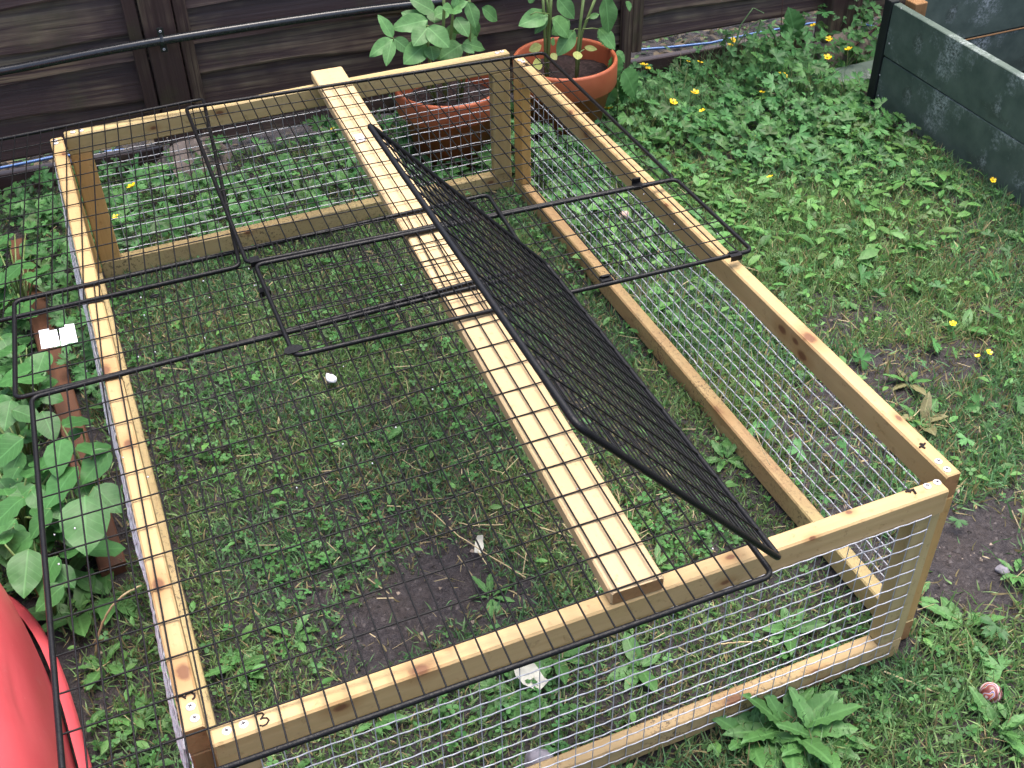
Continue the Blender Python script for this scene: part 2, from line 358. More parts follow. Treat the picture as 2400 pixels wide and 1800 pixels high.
# screws with pan heads and cross recess
def screw_mesh():
    mb = MB(); mb.lathe([(.0062, 0), (.0062, .0008), (.0052, .0018), (.003, .0024), (.0004, .0026)], 18)
    mb.f.append(tuple(4*18 + k for k in range(18))); nf = len(mb.f)
    mb.box((-.0030, -.0007, .0012), (.0030, .0007, .00285)).box((-.0007, -.0030, .0012), (.0007, .0030, .0028))
    me = mb.mesh('screw', False); me.materials.append(M['screw']); me.materials.append(M['ink']); me.polygons.foreach_set('material_index', [0]*nf + [1]*12); return me
SM = screw_mesh()
def screw(rail, u, v):
    p = onz(u, v, ZT); p.z = ZT + .0002
    me = SM
    s_ = put('screw', me, M['screw'], rail, Matrix.Translation(p) @ Matrix.Rotation(random.uniform(0, 3), 4, 'Z'))
    return s_
for rl, pts in ((left, [(447, 1657), (457, 1684)]), (front, [(532, 1714), (571, 1698), (2173, 1140), (2196, 1131)]), (right, [(2199, 1082), (2219, 1101), (1218, 141), (1226, 145)]), (back, [(171, 310), (190, 306), (1176, 121), (1165, 124)]), (left, [(129, 330), (131, 336)])):
    for (u, v) in pts: screw(rl, u, v)
RECM = M['ink']
def stroke(parent, strokes, wdt=.0016):
    """handwritten digit: pixel strokes dropped onto the top of the rail"""
    mb = MB()
    for st in strokes:
        P = [onz(u, v, ZT + .0012) for u, v in st]
        Q = []
        for k in range(len(P) - 1):
            for t in (0, .34, .67): Q.append(P[k].lerp(P[k+1], t))
        Q.append(P[-1])
        mb.tube(Q, wdt, 6)
    o = put('number_mark', mb.mesh('number_mark'), M['ink'], parent); return o
s200 = 200/2212
def z2(pts, ox, oy, s): return [(ox + x*s, oy + y*s) for x, y in pts]
s8 = 800/2212
THREE = [(-.45, .85), (-.1, 1.0), (.35, .85), (.4, .55), (.0, .15), (-.15, .1), (.1, .1), (.45, -.1), (.5, -.55), (.1, -.95), (-.3, -.95), (-.5, -.7)]
def digit(parent, shape, u, v, ex, ey, sx, sy):
    c_ = onz(u, v, ZT + .0010); ex, ey = Vector(ex).normalized(), Vector(ey).normalized(); P_ = [c_ + ex*(x*sx) + ey*(y*sy) for x, y in shape]; Q_ = []
    for k in range(len(P_) - 1):
        for t in (0, .5): Q_.append(P_[k].lerp(P_[k+1], t))
    Q_.append(P_[-1]); put('number_mark', MB().tube(Q_, .0013, 6).mesh('number_mark'), M['ink'], parent)
digit(front, THREE, 614, 1686, (1, .1, 0), (-.25, 1, 0), .013, .0105)
digit(left, THREE, 436, 1634, (.15, 1, 0), (-1, .1, 0), .012, .0115)
stroke(right, [z2([(1535,1215),(1560,1220),(1535,1240)], 1600, 600, s8), z2([(1572,1213),(1560,1225),(1550,1232),(1572,1246)], 1600, 600, s8)])
stroke(front, [z2([(470,1240),(540,1225),(620,1245)], 2080, 1040, s200), z2([(490,1170),(540,1200),(600,1210),(670,1180),(700,1240),(740,1290)], 2080, 1040, s200)])
s160 = 160/2212
stroke(right, [z2([(1200,805),(1320,795),(1330,830),(1245,850),(1300,870),(1380,845)], 1140, 90, s160)], .0011)

# galvanised weld mesh, one sheet a side, slightly slack
def sheet(nm, o, eu, ev, en, U, Vv, du, dv, slack, seed, rh=.00115, rv=.0009, bulge=0.0):
    r_ = random.Random(seed); o, eu, ev, en = Vector(o), Vector(eu), Vector(ev), Vector(en)
    nu, nv = int(U/du), int(Vv/dv); mb = MB()
    def P(u, v):
        a = math.sin(math.pi*min(1, max(0, u/U))) * math.sin(math.pi*min(1, max(0, v/Vv)))
        n = mnoise.noise(Vector((u*3.1 + seed, v*5.0, seed))) ; n2 = mnoise.noise(Vector((u*2.7, v*4.0, seed + 9)))
        return o + eu*u + ev*(v + .0075*n2*a + .0012*mnoise.noise(Vector((u*33, v*3, seed)))) + en*(abs(slack*n)*a*1.6 + .0015 + bulge*math.sin(math.pi*min(1, max(0, v/Vv)))*(.8 + .5*mnoise.noise(Vector((u*4, 7, 1)))))
    for k in range(nv + 1):
        v = k*dv; mb.tube([P(u*du/2, v) + en*(.0016 if u % 2 else .0006) for u in range(nu*2 + 1)], rh, 5, True)
    for k in range(nu + 1):
        u = k*du; mb.tube([P(u, v*dv) for v in range(nv + 1)], rv, 5, True)
    return put(nm, mb.mesh(nm), M['galv'], run)
sheet('wire_mesh', (.052, -.0005, .022), (1, 0, 0), (0, 0, 1), (0, -1, 0), 1.085, .345, .030, .0310, .004, 1, .0011, .0008)
sheet('wire_mesh', (.045, 1.8155, .025), (1, 0, 0), (0, 0, 1), (0, 1, 0), 1.115, .345, .0300, .0305, .003, 2)
sheet('wire_mesh', (-.0005, .045, .025), (0, 1, 0), (0, 0, 1), (-1, 0, 0), 1.73, .36, .030, .0305, .005, 3, .0012, .001, .017)
sheet('wire_mesh', (W1 + .0005, .040, .030), (0, 1, 0), (0, 0, 1), (1, 0, 0), 1.70, .345, .030, .0310, .012, 4)

# loose board across the run
TB = .0245
pn, pf = Vector((.6239, .0026, ZT + TB/2 + .0012)), Vector((.690, 1.836, ZT + TB/2 + .0012))
SEED[0] += 1
bd = put('loose_plank', rail_mesh((pf - pn).length, .0815, TB, 99, 24, .0028), wood_mat('pale_plank', (.54, .40, .232), (.48, .34, .18), 5.1, [], None, .55), None, axes(pn, pf - pn, (0, 0, 1)))
tag(bd, 'long pale planed plank laid lengthwise across the middle of the run', 'plank')

# ------------------------------------------------------------------ black folding wire crate lying on the run
crate = empty('folding_wire_crate', (.4, .6, .41), 'collapsed black wire crate with hinged grid panels spread over the wooden run', 'wire crate')
def grid_panel(mw, U, Vv, du, dv, ru=.0014, rb=.0044, cr=.014, top=1, skip_border=False, jit=0.0, u0=None):
    """grid in local xy, x 0..U, y 0..Vv, border bar with rounded corners"""
    r_ = random.Random(int(U*1000 + Vv*77)); mb = MB()
    n = round(U/du)
    for k in range(1, n):
        x = U*k/n; j = r_.uniform(-jit, jit); mb.tube([(x, 0, ru*top*.95), (x + j, Vv/2, ru*top*.95), (x, Vv, ru*top*.95)], ru, 6, False)
    n = round(Vv/dv)
    for k in range(1, n):
        y = Vv*k/n; mb.tube([(0, y, -ru*top*.95), (U/2, y + r_.uniform(-jit, jit), -ru*top*.95), (U, y, -ru*top*.95)], ru, 6, False)
    p = put('wire_panel', mb.mesh('wire_panel', True), M['black'], crate, mw)
    b = MB(); path = []
    for (cx, cy, a0) in ((U - cr, Vv - cr, 0), (cr, Vv - cr, 90), (cr, cr, 180), (U - cr, cr, 270)):
        for k in range(6):
            a = math.radians(a0 + 18*k); path.append((cx + cr*math.cos(a), cy + cr*math.sin(a), 0))
    b.tube(path, rb, 10, False, True)
    put('border_bar', b.mesh('border_bar', True), M['black'], p, mw); return p
def plane_mw(p00, p10, p01):
    p00, p10, p01 = Vector(p00), Vector(p10), Vector(p01); ex = (p10 - p00).normalized(); ey = (p01 - p00); ey = (ey - ex*ey.dot(ex)).normalized(); ez = ex.cross(ey)
    return Matrix(((ex.x, ey.x, ez.x, p00.x), (ex.y, ey.y, ez.y, p00.y), (ex.z, ey.z, ez.z, p00.z), (0, 0, 0, 1))), (p10 - p00).length, (p01 - p00).length
def zAB(x): return .4115 + .040*(x - .015)
def zDF(x): return .4405 - .024*(x - .65)
def zC(x): return .4125 + .06*(x - .015)
def at(u, v, zf, it=4):
    z = .43
    for _ in range(it): p = onz(u, v, z); z = zf(p.x)
    p.z = z; return p
DU, DV = .0296, .0625
def pnl(corners, zf, du=DU, dv=DV, **kw):
    fixed = []
    for (x, y) in corners:         # measured on the level z = .426, moved along the line of sight onto the panel's own plane
        k = RM @ (np.array((x, y, .426)) - CP); q_ = at(1200 + FPX*k[0]/k[2], 900 + FPX*k[1]/k[2], zf); fixed.append((q_.x, q_.y))
    (x0, y0), (x1, y1), (x2, y2) = fixed
    mw, U, Vv = plane_mw((x0, y0, zf(x0)), (x1, y1, zf(x1)), (x2, y2, zf(x2))); return grid_panel(mw, U, Vv, du, dv, **kw)
pA = pnl([(-.1445, -.047), (.806, -.052), (-.1405, .776)], zAB)
pA['label'] = 'large flat grid panel over the front half of the run'
pB = pnl([(-.1425, .785), (.812, .776), (-.1435, 1.085)], zAB)
pD = pnl([(.306, 1.035), (1.222, .982), (.306, 1.774)], zDF)
pF = pnl([(.317, .708), (1.223, .672), (.319, 1.022)], zDF)
pC = pnl([(-.62, 1.035), (.291, 1.030), (-.62, 1.770)], zC)
# leaning panel hinged on the right edge of the big panel
he0, he1 = Vector((.817, -.048, zAB(.817) + .006)), Vector((.822, .754, zAB(.82) + .006))
tp0 = Vector((.500, -.046, .807))
mwE, UE, VE = plane_mw(he0, he1, tp0)
pE = grid_panel(mwE, UE, VE, .0590, .0180, ru=.0014, rb=.0048); pE['label'] = 'grid panel tilted up at an angle'
# clips, hooks, loops
def clip(parent, p, ax, sx=.020, sy=.008, sz=.012, rot=0.0):
    """folded plate wrapped over a bar, with an upstanding lip"""
    mb = MB(); t = .0012
    mb.box((-sx/2, -sy, .0040), (sx/2, sy, .0040 + t)).box((-sx/2, -sy - t, -.006), (sx/2, -sy, .0040 + t)).box((-sx/2, sy, -.003), (sx/2, sy + t, sz)).box((-sx/2 + .003, sy - .004, sz), (sx/2 - .003, sy + t, sz + t))
    put('hinge_clip', mb.mesh('hinge_clip'), M['black'], parent, axes(p, ax, (0, 0, 1)) @ Matrix.Rotation(rot, 4, 'X'))
AX = (1, -.04, 0)
clip(pD, at(1493, 436, zDF), AX, .020, .005, .016); clip(pF, at(1722, 600, zDF), AX, .024, .007, .006); clip(pF, at(1421, 658, zDF), AX, .023, .006, .008)
clip(pB, at(1106, 486, zAB), AX, .021, .006, .008); clip(pF, at(597, 612, zDF), AX, .019, .010, .003); clip(pB, at(620, 683, zAB), AX, .022, .007, .003)
def plate(parent, p):
    mb = MB(); sh = [(-.016, -.006), (-.010, -.012), (.006, -.010), (.018, -.003), (.016, .008), (.004, .012), (-.006, .010), (-.014, .004)]
    n = len(sh); mb.add([(x, y, .004) for x, y in sh] + [(x, y, .0056) for x, y in sh], [tuple(range(n-1, -1, -1)), tuple(range(n, 2*n))] + [(k, (k+1) % n, (k+1) % n + n, k + n) for k in range(n)])
    put('latch_plate', mb.mesh('latch_plate'), M['black'], parent, axes(p, (1, -.12, 0), (0, 0, 1)))
plate(pF, at(687, 824, zDF))
def loop(parent, p, r=.008):
    mb = MB(); mb.tube([(r*math.cos(a*math.pi/7), r*math.sin(a*math.pi/7), 0) for a in range(14)], .002, 6, False, True)
    put('wire_loop', mb.mesh('wire_loop', True), M['black'], parent, axes(p, (1, 0, 0), (0, .35, 1)))
loop(pC, at(362, 694, zC)); loop(pF, at(722, 622, zDF))
def label_tag(parent, quad, zf, dz):
    P = [at(u, v, zf) + Vector((0, 0, dz)) for u, v in quad]; n = (P[1] - P[0]).cross(P[3] - P[0]).normalized()*.0009
    if n.z < 0: n = -n
    mb = MB(); mb.add([p for p in P] + [p + n for p in P], [(0, 1, 2, 3), (7, 6, 5, 4), (0, 4, 5, 1), (1, 5, 6, 2), (2, 6, 7, 3), (3, 7, 4, 0)])
    put('label_tag', mb.mesh('label_tag'), M['white_tag'], parent)['label'] = 'blank white plastic label tag clipped to the wires'
s4 = 400/2212
for q_ in ([(510, 715), (640, 690), (700, 925), (548, 952)], [(655, 715), (742, 700), (790, 905), (712, 925)], [(775, 690), (845, 672), (880, 890), (805, 912)], [(845, 640), (965, 626), (1015, 858), (885, 880)]):
    label_tag(pB, [(x*s4, 650 + y*s4) for x, y in q_], zAB, .0035)
label_tag(pD, [(829, 312), (848, 309), (858, 324), (836, 330)], zDF, -.0052); label_tag(pD, [(874, 305), (889, 302), (901, 319), (885, 322)], zDF, -.0052)

# rain drops hanging under wire crossings
N = NT('water_drop'); N.p.inputs['Transmission Weight'].default_value = .35; M['drop'] = N.fin((.85, .87, .92), .06, .6)
def drops(parent, corners, zf, nn, seed):
    r_ = random.Random(seed); mb = MB(); bm = bmesh.new(); bmesh.ops.create_icosphere(bm, subdivisions=1, radius=1); bm.verts.ensure_lookup_table()
    vs = [v.co.copy() for v in bm.verts]; fs = [tuple(v.index for v in f.verts) for f in bm.faces]; bm.free()
    x0, x1, y0, y1 = corners; nx_, ny_ = round((x1 - x0)/DU), round((y1 - y0)/DV)
    for _ in range(nn):
        i_, j_ = r_.randrange(1, nx_), r_.randrange(1, ny_); x = x0 + (x1 - x0)*i_/nx_ + r_.choice((-.0015, .0015)); y = y0 + (y1 - y0)*j_/ny_; R_ = r_.uniform(.0011, .0017)
        mb.add([(v.x*R_ + x, v.y*R_ + y, v.z*R_*1.15 + zf(x) - .004) for v in vs], fs)
    put('rain_drops', mb.mesh('rain_drops', True), M['drop'], parent, kind='stuff')
drops(pA, (-.1445, .806, -.047, .776), zAB, 26, 1); drops(pB, (-.1425, .812, .780, 1.086), zAB, 24, 2); drops(pF, (.317, 1.223, .69, 1.02), zDF, 16, 3)

# ------------------------------------------------------------------ fence
FA = math.atan(.055); FO = Vector((0, 2.39, 0)); FX = Vector((math.cos(FA), -math.sin(FA), 0)); FN = Vector((-math.sin(FA), -math.cos(FA), 0))
def fmw(x, d, z): # along fence, towards the garden, up
    return axes(FO + FX*x + FN*d + Vector((0, 0, z)), FX, (0, 0, 1))
def waney_board(L, h, seed):
    """lapped board: thick wavy bottom edge leaning out, thin top"""
    r_ = random.Random(seed); n = max(8, int(L/.05)); mb = MB(); ph = [r_.uniform(0, 7) for _ in range(4)]
    a1, a2, a3 = r_.uniform(.002, .012), r_.uniform(.002, .006), r_.uniform(.002, .009)
    for k in range(n + 1):
        x = L*k/n; wv = a1*math.sin(x*4 + ph[0]) + a2*math.sin(x*11 + ph[1]) + a3*math.exp(-((x - L*.4 - ph[2]*.1)/.06)**2)
        wv2 = .001*math.sin(x*26 + ph[3]); b = wv + wv2
        mb.v += [(x, -.001, b), (x, -.030 + .002*math.sin(x*3 + ph[2]), b + .002), (x, -.030, b + .008), (x, -.016, h*.6), (x, -.004, h), (x, .001, h)]
    for k in range(n):
        for m in range(6):
            m2 = (m+1) % 6; mb.f.append((k*6+m, k*6+m2, (k+1)*6+m2, (k+1)*6+m))
    mb.f.append((5, 4, 3, 2, 1, 0)); mb.f.append(tuple(n*6 + m for m in range(6)))
    return mb.mesh('board')
fence_group = 'fence panels along the back of the garden'
def fence_panel(x0, x1, z0, lapsz, label, seed, nb=14, bat=(True, True)):
    e = empty('lapped_fence', FO + FX*((x0+x1)/2) + Vector((0, 0, z0)), label, 'fence', fence_group)
    zs = [z0] + lapsz
    while len(zs) < nb: zs.append(zs[-1] + .102)
    for k, z in enumerate(zs[:-1]):
        h = zs[k+1] - z + .028
        put('board', waney_board(x1 - x0, h, seed*50 + k), M['fence'][(seed + k) % 4], e, fmw(x0, .004, z))
    for flag, xb in ((bat[0], x0 - (.018 if seed == 2 else 0) + (.036 if seed == 2 else 0)), (bat[1], x1 - .036 - (.018 if seed == 1 else 0))):
        if flag:
            me = rail_mesh(zs[-1] - z0 + .03, .020, .036, seed + int(xb*10), 10, .002)
            put('batten', me, M['fence'][(seed + 1) % 4], e, axes(FO + FX*(xb + .018) + FN*.046 + Vector((0, 0, z0 - .02)), (0, 0, 1), FX))
    return e
fence_panel(-1.62, .318, .098, [.212, .316, .408, .515], 'dark brown lapped fence panel with worn patches behind the left end of the run', 1)
fence_panel(.377, 1.790, .045, [.150, .255, .352, .450], 'dark brown lapped fence panel behind the potted seedlings', 2)
fence_panel(1.792, 2.545, .140, [.226, .325, .42], 'dark brown lapped fence panel above the weedy buttercup bank', 3)
fence_panel(2.60, 4.10, .085, [.19, .29, .39], 'dark brown lapped fence panel beside the green planter', 4)
def fence_post(xc, wd, dp, z0, h, label, cap=True, d0=.03):
    e = empty('fence_post', FO + FX*xc + FN*d0, label, 'fence post')
    put('post', rail_mesh(h - z0, dp, wd, int(xc*99), 12, .004), M['fence'][int(xc*7) % 4], e, axes(FO + FX*xc + FN*d0 + Vector((0, 0, z0)), (0, 0, 1), FX))
    # rough concrete collar
    mb = MB(); mb.lathe([(.135, -.05), (.115, .015), (.085, .05), (.055, .082), (.0, .09)], 26); r_ = random.Random(int(xc*10))
    mb.v = [(x*(1 + .25*mnoise.noise(Vector((x*14, y*14, z*14 + xc)))), y*.8*(1 + .25*mnoise.noise(Vector((x*14 + 4, y*14, z*14)))), z*(1 + .35*mnoise.noise(Vector((x*20, y*20, 3))))) for x, y, z in mb.v]
    put('footing', mb.mesh('footing', True), M['concrete'], e, Matrix.Translation(FO + FX*(xc + .02) + FN*(d0 + .03)))
    return e
fence_post(.3475, .086, .075, -.1, 1.6, 'dark brown fence post carrying the black pipe clip')
fence_post(2.569, .120, .085, -.1, 1.6, 'dark weathered fence post set in a rough concrete footing', d0=.045)
def low_board(x0, x1, z0, z1, d, label, seed):
    L = x1 - x0; me = rail_mesh(L, .026, z1 - z0, seed, 16, .003)
    o = put('gravel_board', me, M['fence'][seed % 4], None, axes(FO + FX*x0 + FN*d + Vector((0, 0, (z0+z1)/2)), FX, (0, 0, 1))); tag(o, label, 'gravel board')
low_board(-1.6, .285, -.03, .058, .02, 'weathered low board on edge under the worn fence panel', 5)
low_board(1.50, 2.46, -.04, .078, .02, 'mossy low board on edge behind the buttercups', 6)
# black pipe with clip
def onF(u, v, d):
    r_ = Vector(ray(u, v)); n_ = Vector((math.sin(FA), math.cos(FA), 0)); c_ = Vector(CP); t = (n_.dot(FO) - d - n_.dot(c_))/n_.dot(r_); return c_ + r_*t
P = [onF(u, v, d) for u, v, d in ((-900, 300, .06), (-300, 216, .06), (0, 167, .066), (190, 130, .085), (380, 95, .098), (600, 60, .09), (800, 31, .075), (944, 13, .06), (1040, 3, .055))]
pe = empty('drain_pipe', P[4], 'black plastic pipe clipped along the fence', 'pipe')
Q = []
for k in range(len(P) - 1):
    p0, p1, p2, p3 = P[max(0, k-1)], P[k], P[k+1], P[min(len(P)-1, k+2)]
    for t in np.linspace(0, 1, 6, endpoint=False):
        t = float(t); Q.append(.5*((2*p1) + (p2 - p0)*t + (2*p0 - 5*p1 + 4*p2 - p3)*t*t + (3*p1 - p0 - 3*p2 + p3)*t**3))
Q.append(P[-1])
put('pipe', MB().tube(Q, .0125, 16).mesh('pipe', True), M['pipe'], pe)
cm = MB(); cm.tube([(0, -.0, 0)] * 0 + [(0, .0142*math.cos(a), .0142*math.sin(a)) for a in np.linspace(-1.7, 1.7, 10)], .0055, 6).box((-.009, -.003, .012), (.009, .003, .036)).box((-.009, -.003, -.032), (.009, .003, -.012))
put('pipe_clip', cm.mesh('pipe_clip'), M['pipe'], pe, axes(P[4], FX, (0, 0, 1)) @ Matrix.Rotation(math.pi, 4, 'Z'))
for dz in (.027, -.024): put('screw', SM, None, pe, axes(P[4] + FN*.003 + Vector((0, 0, dz)), FX, FN) @ Matrix.Scale(.6, 4))
# blue hose behind the low boards
HP = [ony(u, v, y) for u, v, y in ((-120, 418, 2.44), (0, 394, 2.44), (60, 382, 2.44), (120, 369, 2.435), (300, 350, 2.52), (480, 300, 2.62), (900, 210, 2.62), (1300, 130, 2.55), (1560, 112, 2.38), (1665, 101, 2.325), (1770, 78, 2.32), (1900, 55, 2.33), (1985, 47, 2.33), (2030, 58, 2.32), (2060, 66, 2.31), (2150, 80, 2.30))]
put('hose', MB().tube(HP, .0042, 8).mesh('hose', True), M['blue']); tag(bpy.data.objects['hose'], 'thin blue hose running along the gap under the fence', 'hose'); bpy.data.objects['hose'].name = 'garden_hose'

# ------------------------------------------------------------------ green planter at the right
pl = empty('green_planter', (2.7, 1.3, 0), 'green painted timber planter with whitish bloom on its boards', 'planter')
def gboard(p0, p1, th, h, nm='side_board', mat='green', ez=(0, 0, 1), seed=[40]):
    seed[0] += 1; return put(nm, rail_mesh((Vector(p1) - Vector(p0)).length, th, h, seed[0], 12, .002), M[mat], pl, axes(p0, Vector(p1) - Vector(p0), ez))
yA, yB = 1.795, .60
for z in (.082, .2475): gboard((2.446, yA, z), (2.412, yB, z), .026, .1625)
for z in (.082, .2475): gboard((2.52, 1.800, z), (3.45, 1.80, z), .022, .158)
for z in (.082, .2475): gboard((3.45, 1.78, z), (3.42, yB, z), .026, .1625)
for z in (.082, .2475): gboard((2.44, yB - .014, z), (3.43, yB - .014, z), .022, .1625)
gboard((2.441, 1.813, -.02), (2.441, 1.813, .335), .030, .034, 'corner_batten', 'dark_batten', (0, 1, 0))
gboard((2.497, 1.768, .0), (2.497, 1.768, .338), .045, .050, 'corner_post', 'raw', (0, 1, 0))
gboard((2.53, 1.7875, .1635), (3.44, 1.7875, .1635), .004, .006, 'raw_edge', 'raw')
for (u, v) in ((2084, 102), (2062, 176), (2058, 224), (2112, 20)):
    d_ = ray(u, v); p = CP + d_*((2.4295 - CP[0])/d_[0]); put('screw', SM, None, pl, axes(p, (0, 1, 0), (-1, 0, 0)) @ Matrix.Scale(.45, 4))
gp = put('green_offcut', rail_mesh(.34, .115, .022, 77, 8, .002), M['green'], None, axes((2.39, 1.975, .016), (1, -.02, .02), (0, 0, 1)))
tag(gp, 'flat green board offcut lying on the ground against the green planter', 'board')

# ------------------------------------------------------------------ brown edging and the red plastic toy
ed = put('edging_board', rail_mesh(1.30, .050, .036, 12, 14, .003), M['edging'], None, axes((-.082, .74, .012), (-.062, 1, 0), (0, 0, 1)))
tag(ed, 'reddish brown timber edging board beside the left run wall', 'edging board')
TX, TY, TRX, TRY, TH = -.520, .25, .330, .54, .38
TA = math.radians(5)
def toy(x, y, z): return Vector((TX + x*math.cos(TA) - y*math.sin(TA), TY + x*math.sin(TA) + y*math.cos(TA), z))
def red_toy():
    e = empty('plastic_toy', (-.50, .12, 0), 'glossy red moulded plastic garden toy with a recessed bolt hole', 'plastic toy')
    mb = MB(); n = 72; prof = []
    for k in range(26):                       # superellipse side rising to a broad rounded crown
        a = k/25*math.pi/2; prof.append((math.cos(a)**.40, .015 + TH*math.sin(a)**.62*(1 - .0)))
    hole = Vector(onz(44, 1622, .24))
    for rr, z in prof:
        for k in range(n):
            q = 2*math.pi*k/n; sx = abs(math.cos(q))**.55*math.copysign(1, math.cos(q)); sy = abs(math.sin(q))**.55*math.copysign(1, math.sin(q))
            p = toy(TRX*rr*sx, TRY*rr*sy, z)
            mb.v.append(tuple(p))
    for i in range(25):
        for k in range(n):
            k2 = (k+1) % n; mb.f.append((i*n+k, i*n+k2, (i+1)*n+k2, (i+1)*n+k))
    mb.f.append(tuple(25*n + k for k in range(n)))
    me = mb.mesh('shell', True)
    bm = bmesh.new(); bm.from_mesh(me); bmesh.ops.subdivide_edges(bm, edges=bm.edges[:], cuts=2, use_grid_fill=True)
    # find where the view ray to the hole pixel meets the shell, then press the dimple in there
    from mathutils.bvhtree import BVHTree
    d = Vector(ray(44, 1622)).normalized(); bm.normal_update()
    hc, hn, _i, _d = BVHTree.FromBMesh(bm).ray_cast(Vector(CP), d)
    if hc is None: hc, hn = Vector((-.25, .2, .25)), Vector((.7, 0, .7))
    if hn.dot(d) > 0: hn = -hn
    for v in bm.verts:
        r = (v.co - hc).length
        v.co -= hn*.020*math.exp(-(r/.017)**4) + hn*.006*math.exp(-(r/.035)**2)
    bm.normal_update(); bmesh.ops.recalc_face_normals(bm, faces=bm.faces[:]); bm.to_mesh(me); bm.free(); me.polygons.foreach_set('use_smooth', [True]*len(me.polygons))
    put('shell', me, M['red'], e)
    fl = MB(); fl.lathe([(1.0, 0.0), (1.05, .004), (1.06, .03), (1.03, .045), (.97, .05)], 72)
    fl.v = [tuple(toy(TRX*math.copysign(abs(x)**.55, x)*1.04, TRY*math.copysign(abs(y)**.55, y)*1.02, z)) for x, y, z in fl.v]
    put('base_flange', fl.mesh('base_flange', True), M['red'], e)
    bo = MB(); bo.lathe([(.006, 0), (.006, .012), (.004, .016), (.0005, .017)], 14)
    put('bolt', bo.mesh('bolt', True), plain_mat('yellow_bolt', (.62, .55, .22), .5), e, axes(hc - hn*.024, hn.cross(Vector((0, 0, 1))), hn))
red_toy()

# ------------------------------------------------------------------ leaves and plants
def leaf_mesh(nm, wr, shape=1.0, droop=.22, fold=.12, teeth=0, lobes=0, seg=9, wave=.02, seed=0, base=.0):
    """leaf of length 1 along +x, width ratio wr"""
    r_ = random.Random(seed); mb = MB(); cols = 5
    if teeth: seg = teeth*2
    for k in range(seg + 1):
        t = k/seg; w_ = wr*.5*(math.sin(math.pi*min(1, max(0.0, t))**shape)**.75 if 0 < t < 1 else 0.02)
        if base and t < .5: w_ = max(w_, base*wr*.5*math.sin(math.pi*min(.5, t + .05))) if t > 0 else w_
        if teeth and 0 < k < seg: w_ *= 1.06 if k % 2 else .86
        if lobes: w_ *= .72 + .38*abs(math.sin(t*math.pi*lobes))
        ph = r_.uniform(-1, 1)*wave
        for c in range(cols):
            s_ = (c - 2)/2; y = s_*w_
            mb.v.append((t - (abs(s_)*.05 if teeth else 0), y, -droop*t*t + fold*abs(y) + ph*abs(s_) + .012*math.sin(t*9 + s_*2)))
    for k in range(seg):
        for c in range(cols - 1):
            a = k*cols + c; mb.f.append((a, a + cols, a + cols + 1, a + 1))
    return mb.mesh(nm, True)
LM = {'ovate': [leaf_mesh('leaf', .62, .85, .20, .15, seed=i, wave=.03) for i in range(3)],
      'potato': [leaf_mesh('leaf', .74, .80, .16, .10, seed=i + 5, wave=.035) for i in range(3)],
      'nettle': [leaf_mesh('leaf', .66, .72, .25, .12, teeth=9, seed=i) for i in range(2)],
      'dock': [leaf_mesh('leaf', .36, .95, .30, .18, seed=i + 11, wave=.04) for i in range(2)],
      'dandelion': [leaf_mesh('leaf', .30, 1.15, .30, .15, lobes=5, seg=16, seed=i + 15, wave=.03) for i in range(2)],
      'round': [leaf_mesh('leaf', .85, .9, .08, .05, seed=i) for i in range(2)],
      'blade': [leaf_mesh('leaf', .05, .6, .55, .4, seed=3, seg=10, wave=0)]}
def leaf(parent, base, tip, kind, mat, normal=(0, -.35, 1), wscale=1.0, name='leaf'):
    base, tip = Vector(base), Vector(tip); L = (tip - base).length; me = random.choice(LM[kind])
    mw = axes(base, tip - base, normal) @ Matrix.Diagonal((L, L*wscale, L, 1))
    o = put(name, me, None, parent, mw)
    if not me.materials: me.materials.append(mat)
    elif me.materials[0] != mat:
        o.material_slots[0].link = 'OBJECT'; o.material_slots[0].material = mat
    return o
def stem(parent, pts, r, mat='stem', nm='stem'):
    return put(nm, MB().tube(pts, r, 6).mesh(nm, True), M[mat], parent)

def pot(nm, x, y, R, Hp, label):
    e = empty(nm, (x, y, 0), label, 'flower pot'); b = R*.64; rh = Hp*.30; prof = []
    prof = [(0.0, .0), (b, 0), (R*.90, Hp - rh), (R*.985, Hp - rh), (R, Hp - rh + .006), (R, Hp - .007), (R*.985, Hp), (R*.945, Hp), (R*.925, Hp - .006), (R*.90, Hp - rh*.9), (R*.86, Hp*.62), (0, Hp*.62)]
    put('pot_body', MB().lathe(prof, 56).mesh('pot_body', True), M['terra'], e, Matrix.Translation((x, y, .004)))
    n = 40; mb = MB(); zs = Hp - .055
    for i in range(12):
        for k in range(n):
            r = R*.915*(i/11); a = 2*math.pi*k/n; mb.v.append((r*math.cos(a), r*math.sin(a), zs + .012*mnoise.noise(Vector((r*math.cos(a)*30, r*math.sin(a)*30, x)))))
    for i in range(11):
        for k in range(n): mb.f.append((i*n + k, (i+1)*n + k, (i+1)*n + (k+1) % n, i*n + (k+1) % n))
    put('compost', mb.mesh('compost', True), M['compost'], e, Matrix.Translation((x, y, 0)))
    return e, zs
P1, P2 = (1.083, 2.032), (1.442, 2.012)
pot('terracotta_pot', *P1, .157, .232, 'terracotta pot of bushy broad leaved seedlings behind the back rail of the run')
pot('terracotta_pot', *P2, .155, .252, 'terracotta pot of tall thin stemmed seedlings at the back corner of the run')
zk = .3164
def K(x, y): return (800 + x*zk, y*zk)
def pixleaf(par, b, t, wd, Y, kind, mat, dyt=-.03, normal=None, lift=0):
    pb = ony(*K(*b), Y); pt = ony(*K(*t), Y + dyt)
    plen = math.hypot(t[0]-b[0], t[1]-b[1]); wsc = (wd/plen)/(.62 if kind == 'ovate' else .85)
    nrm = normal or (random.uniform(-.35, .35), -.75, .75)
    return leaf(par, pb, pt, kind, mat, nrm, min(2.2, wsc*1.05)), pb, pt
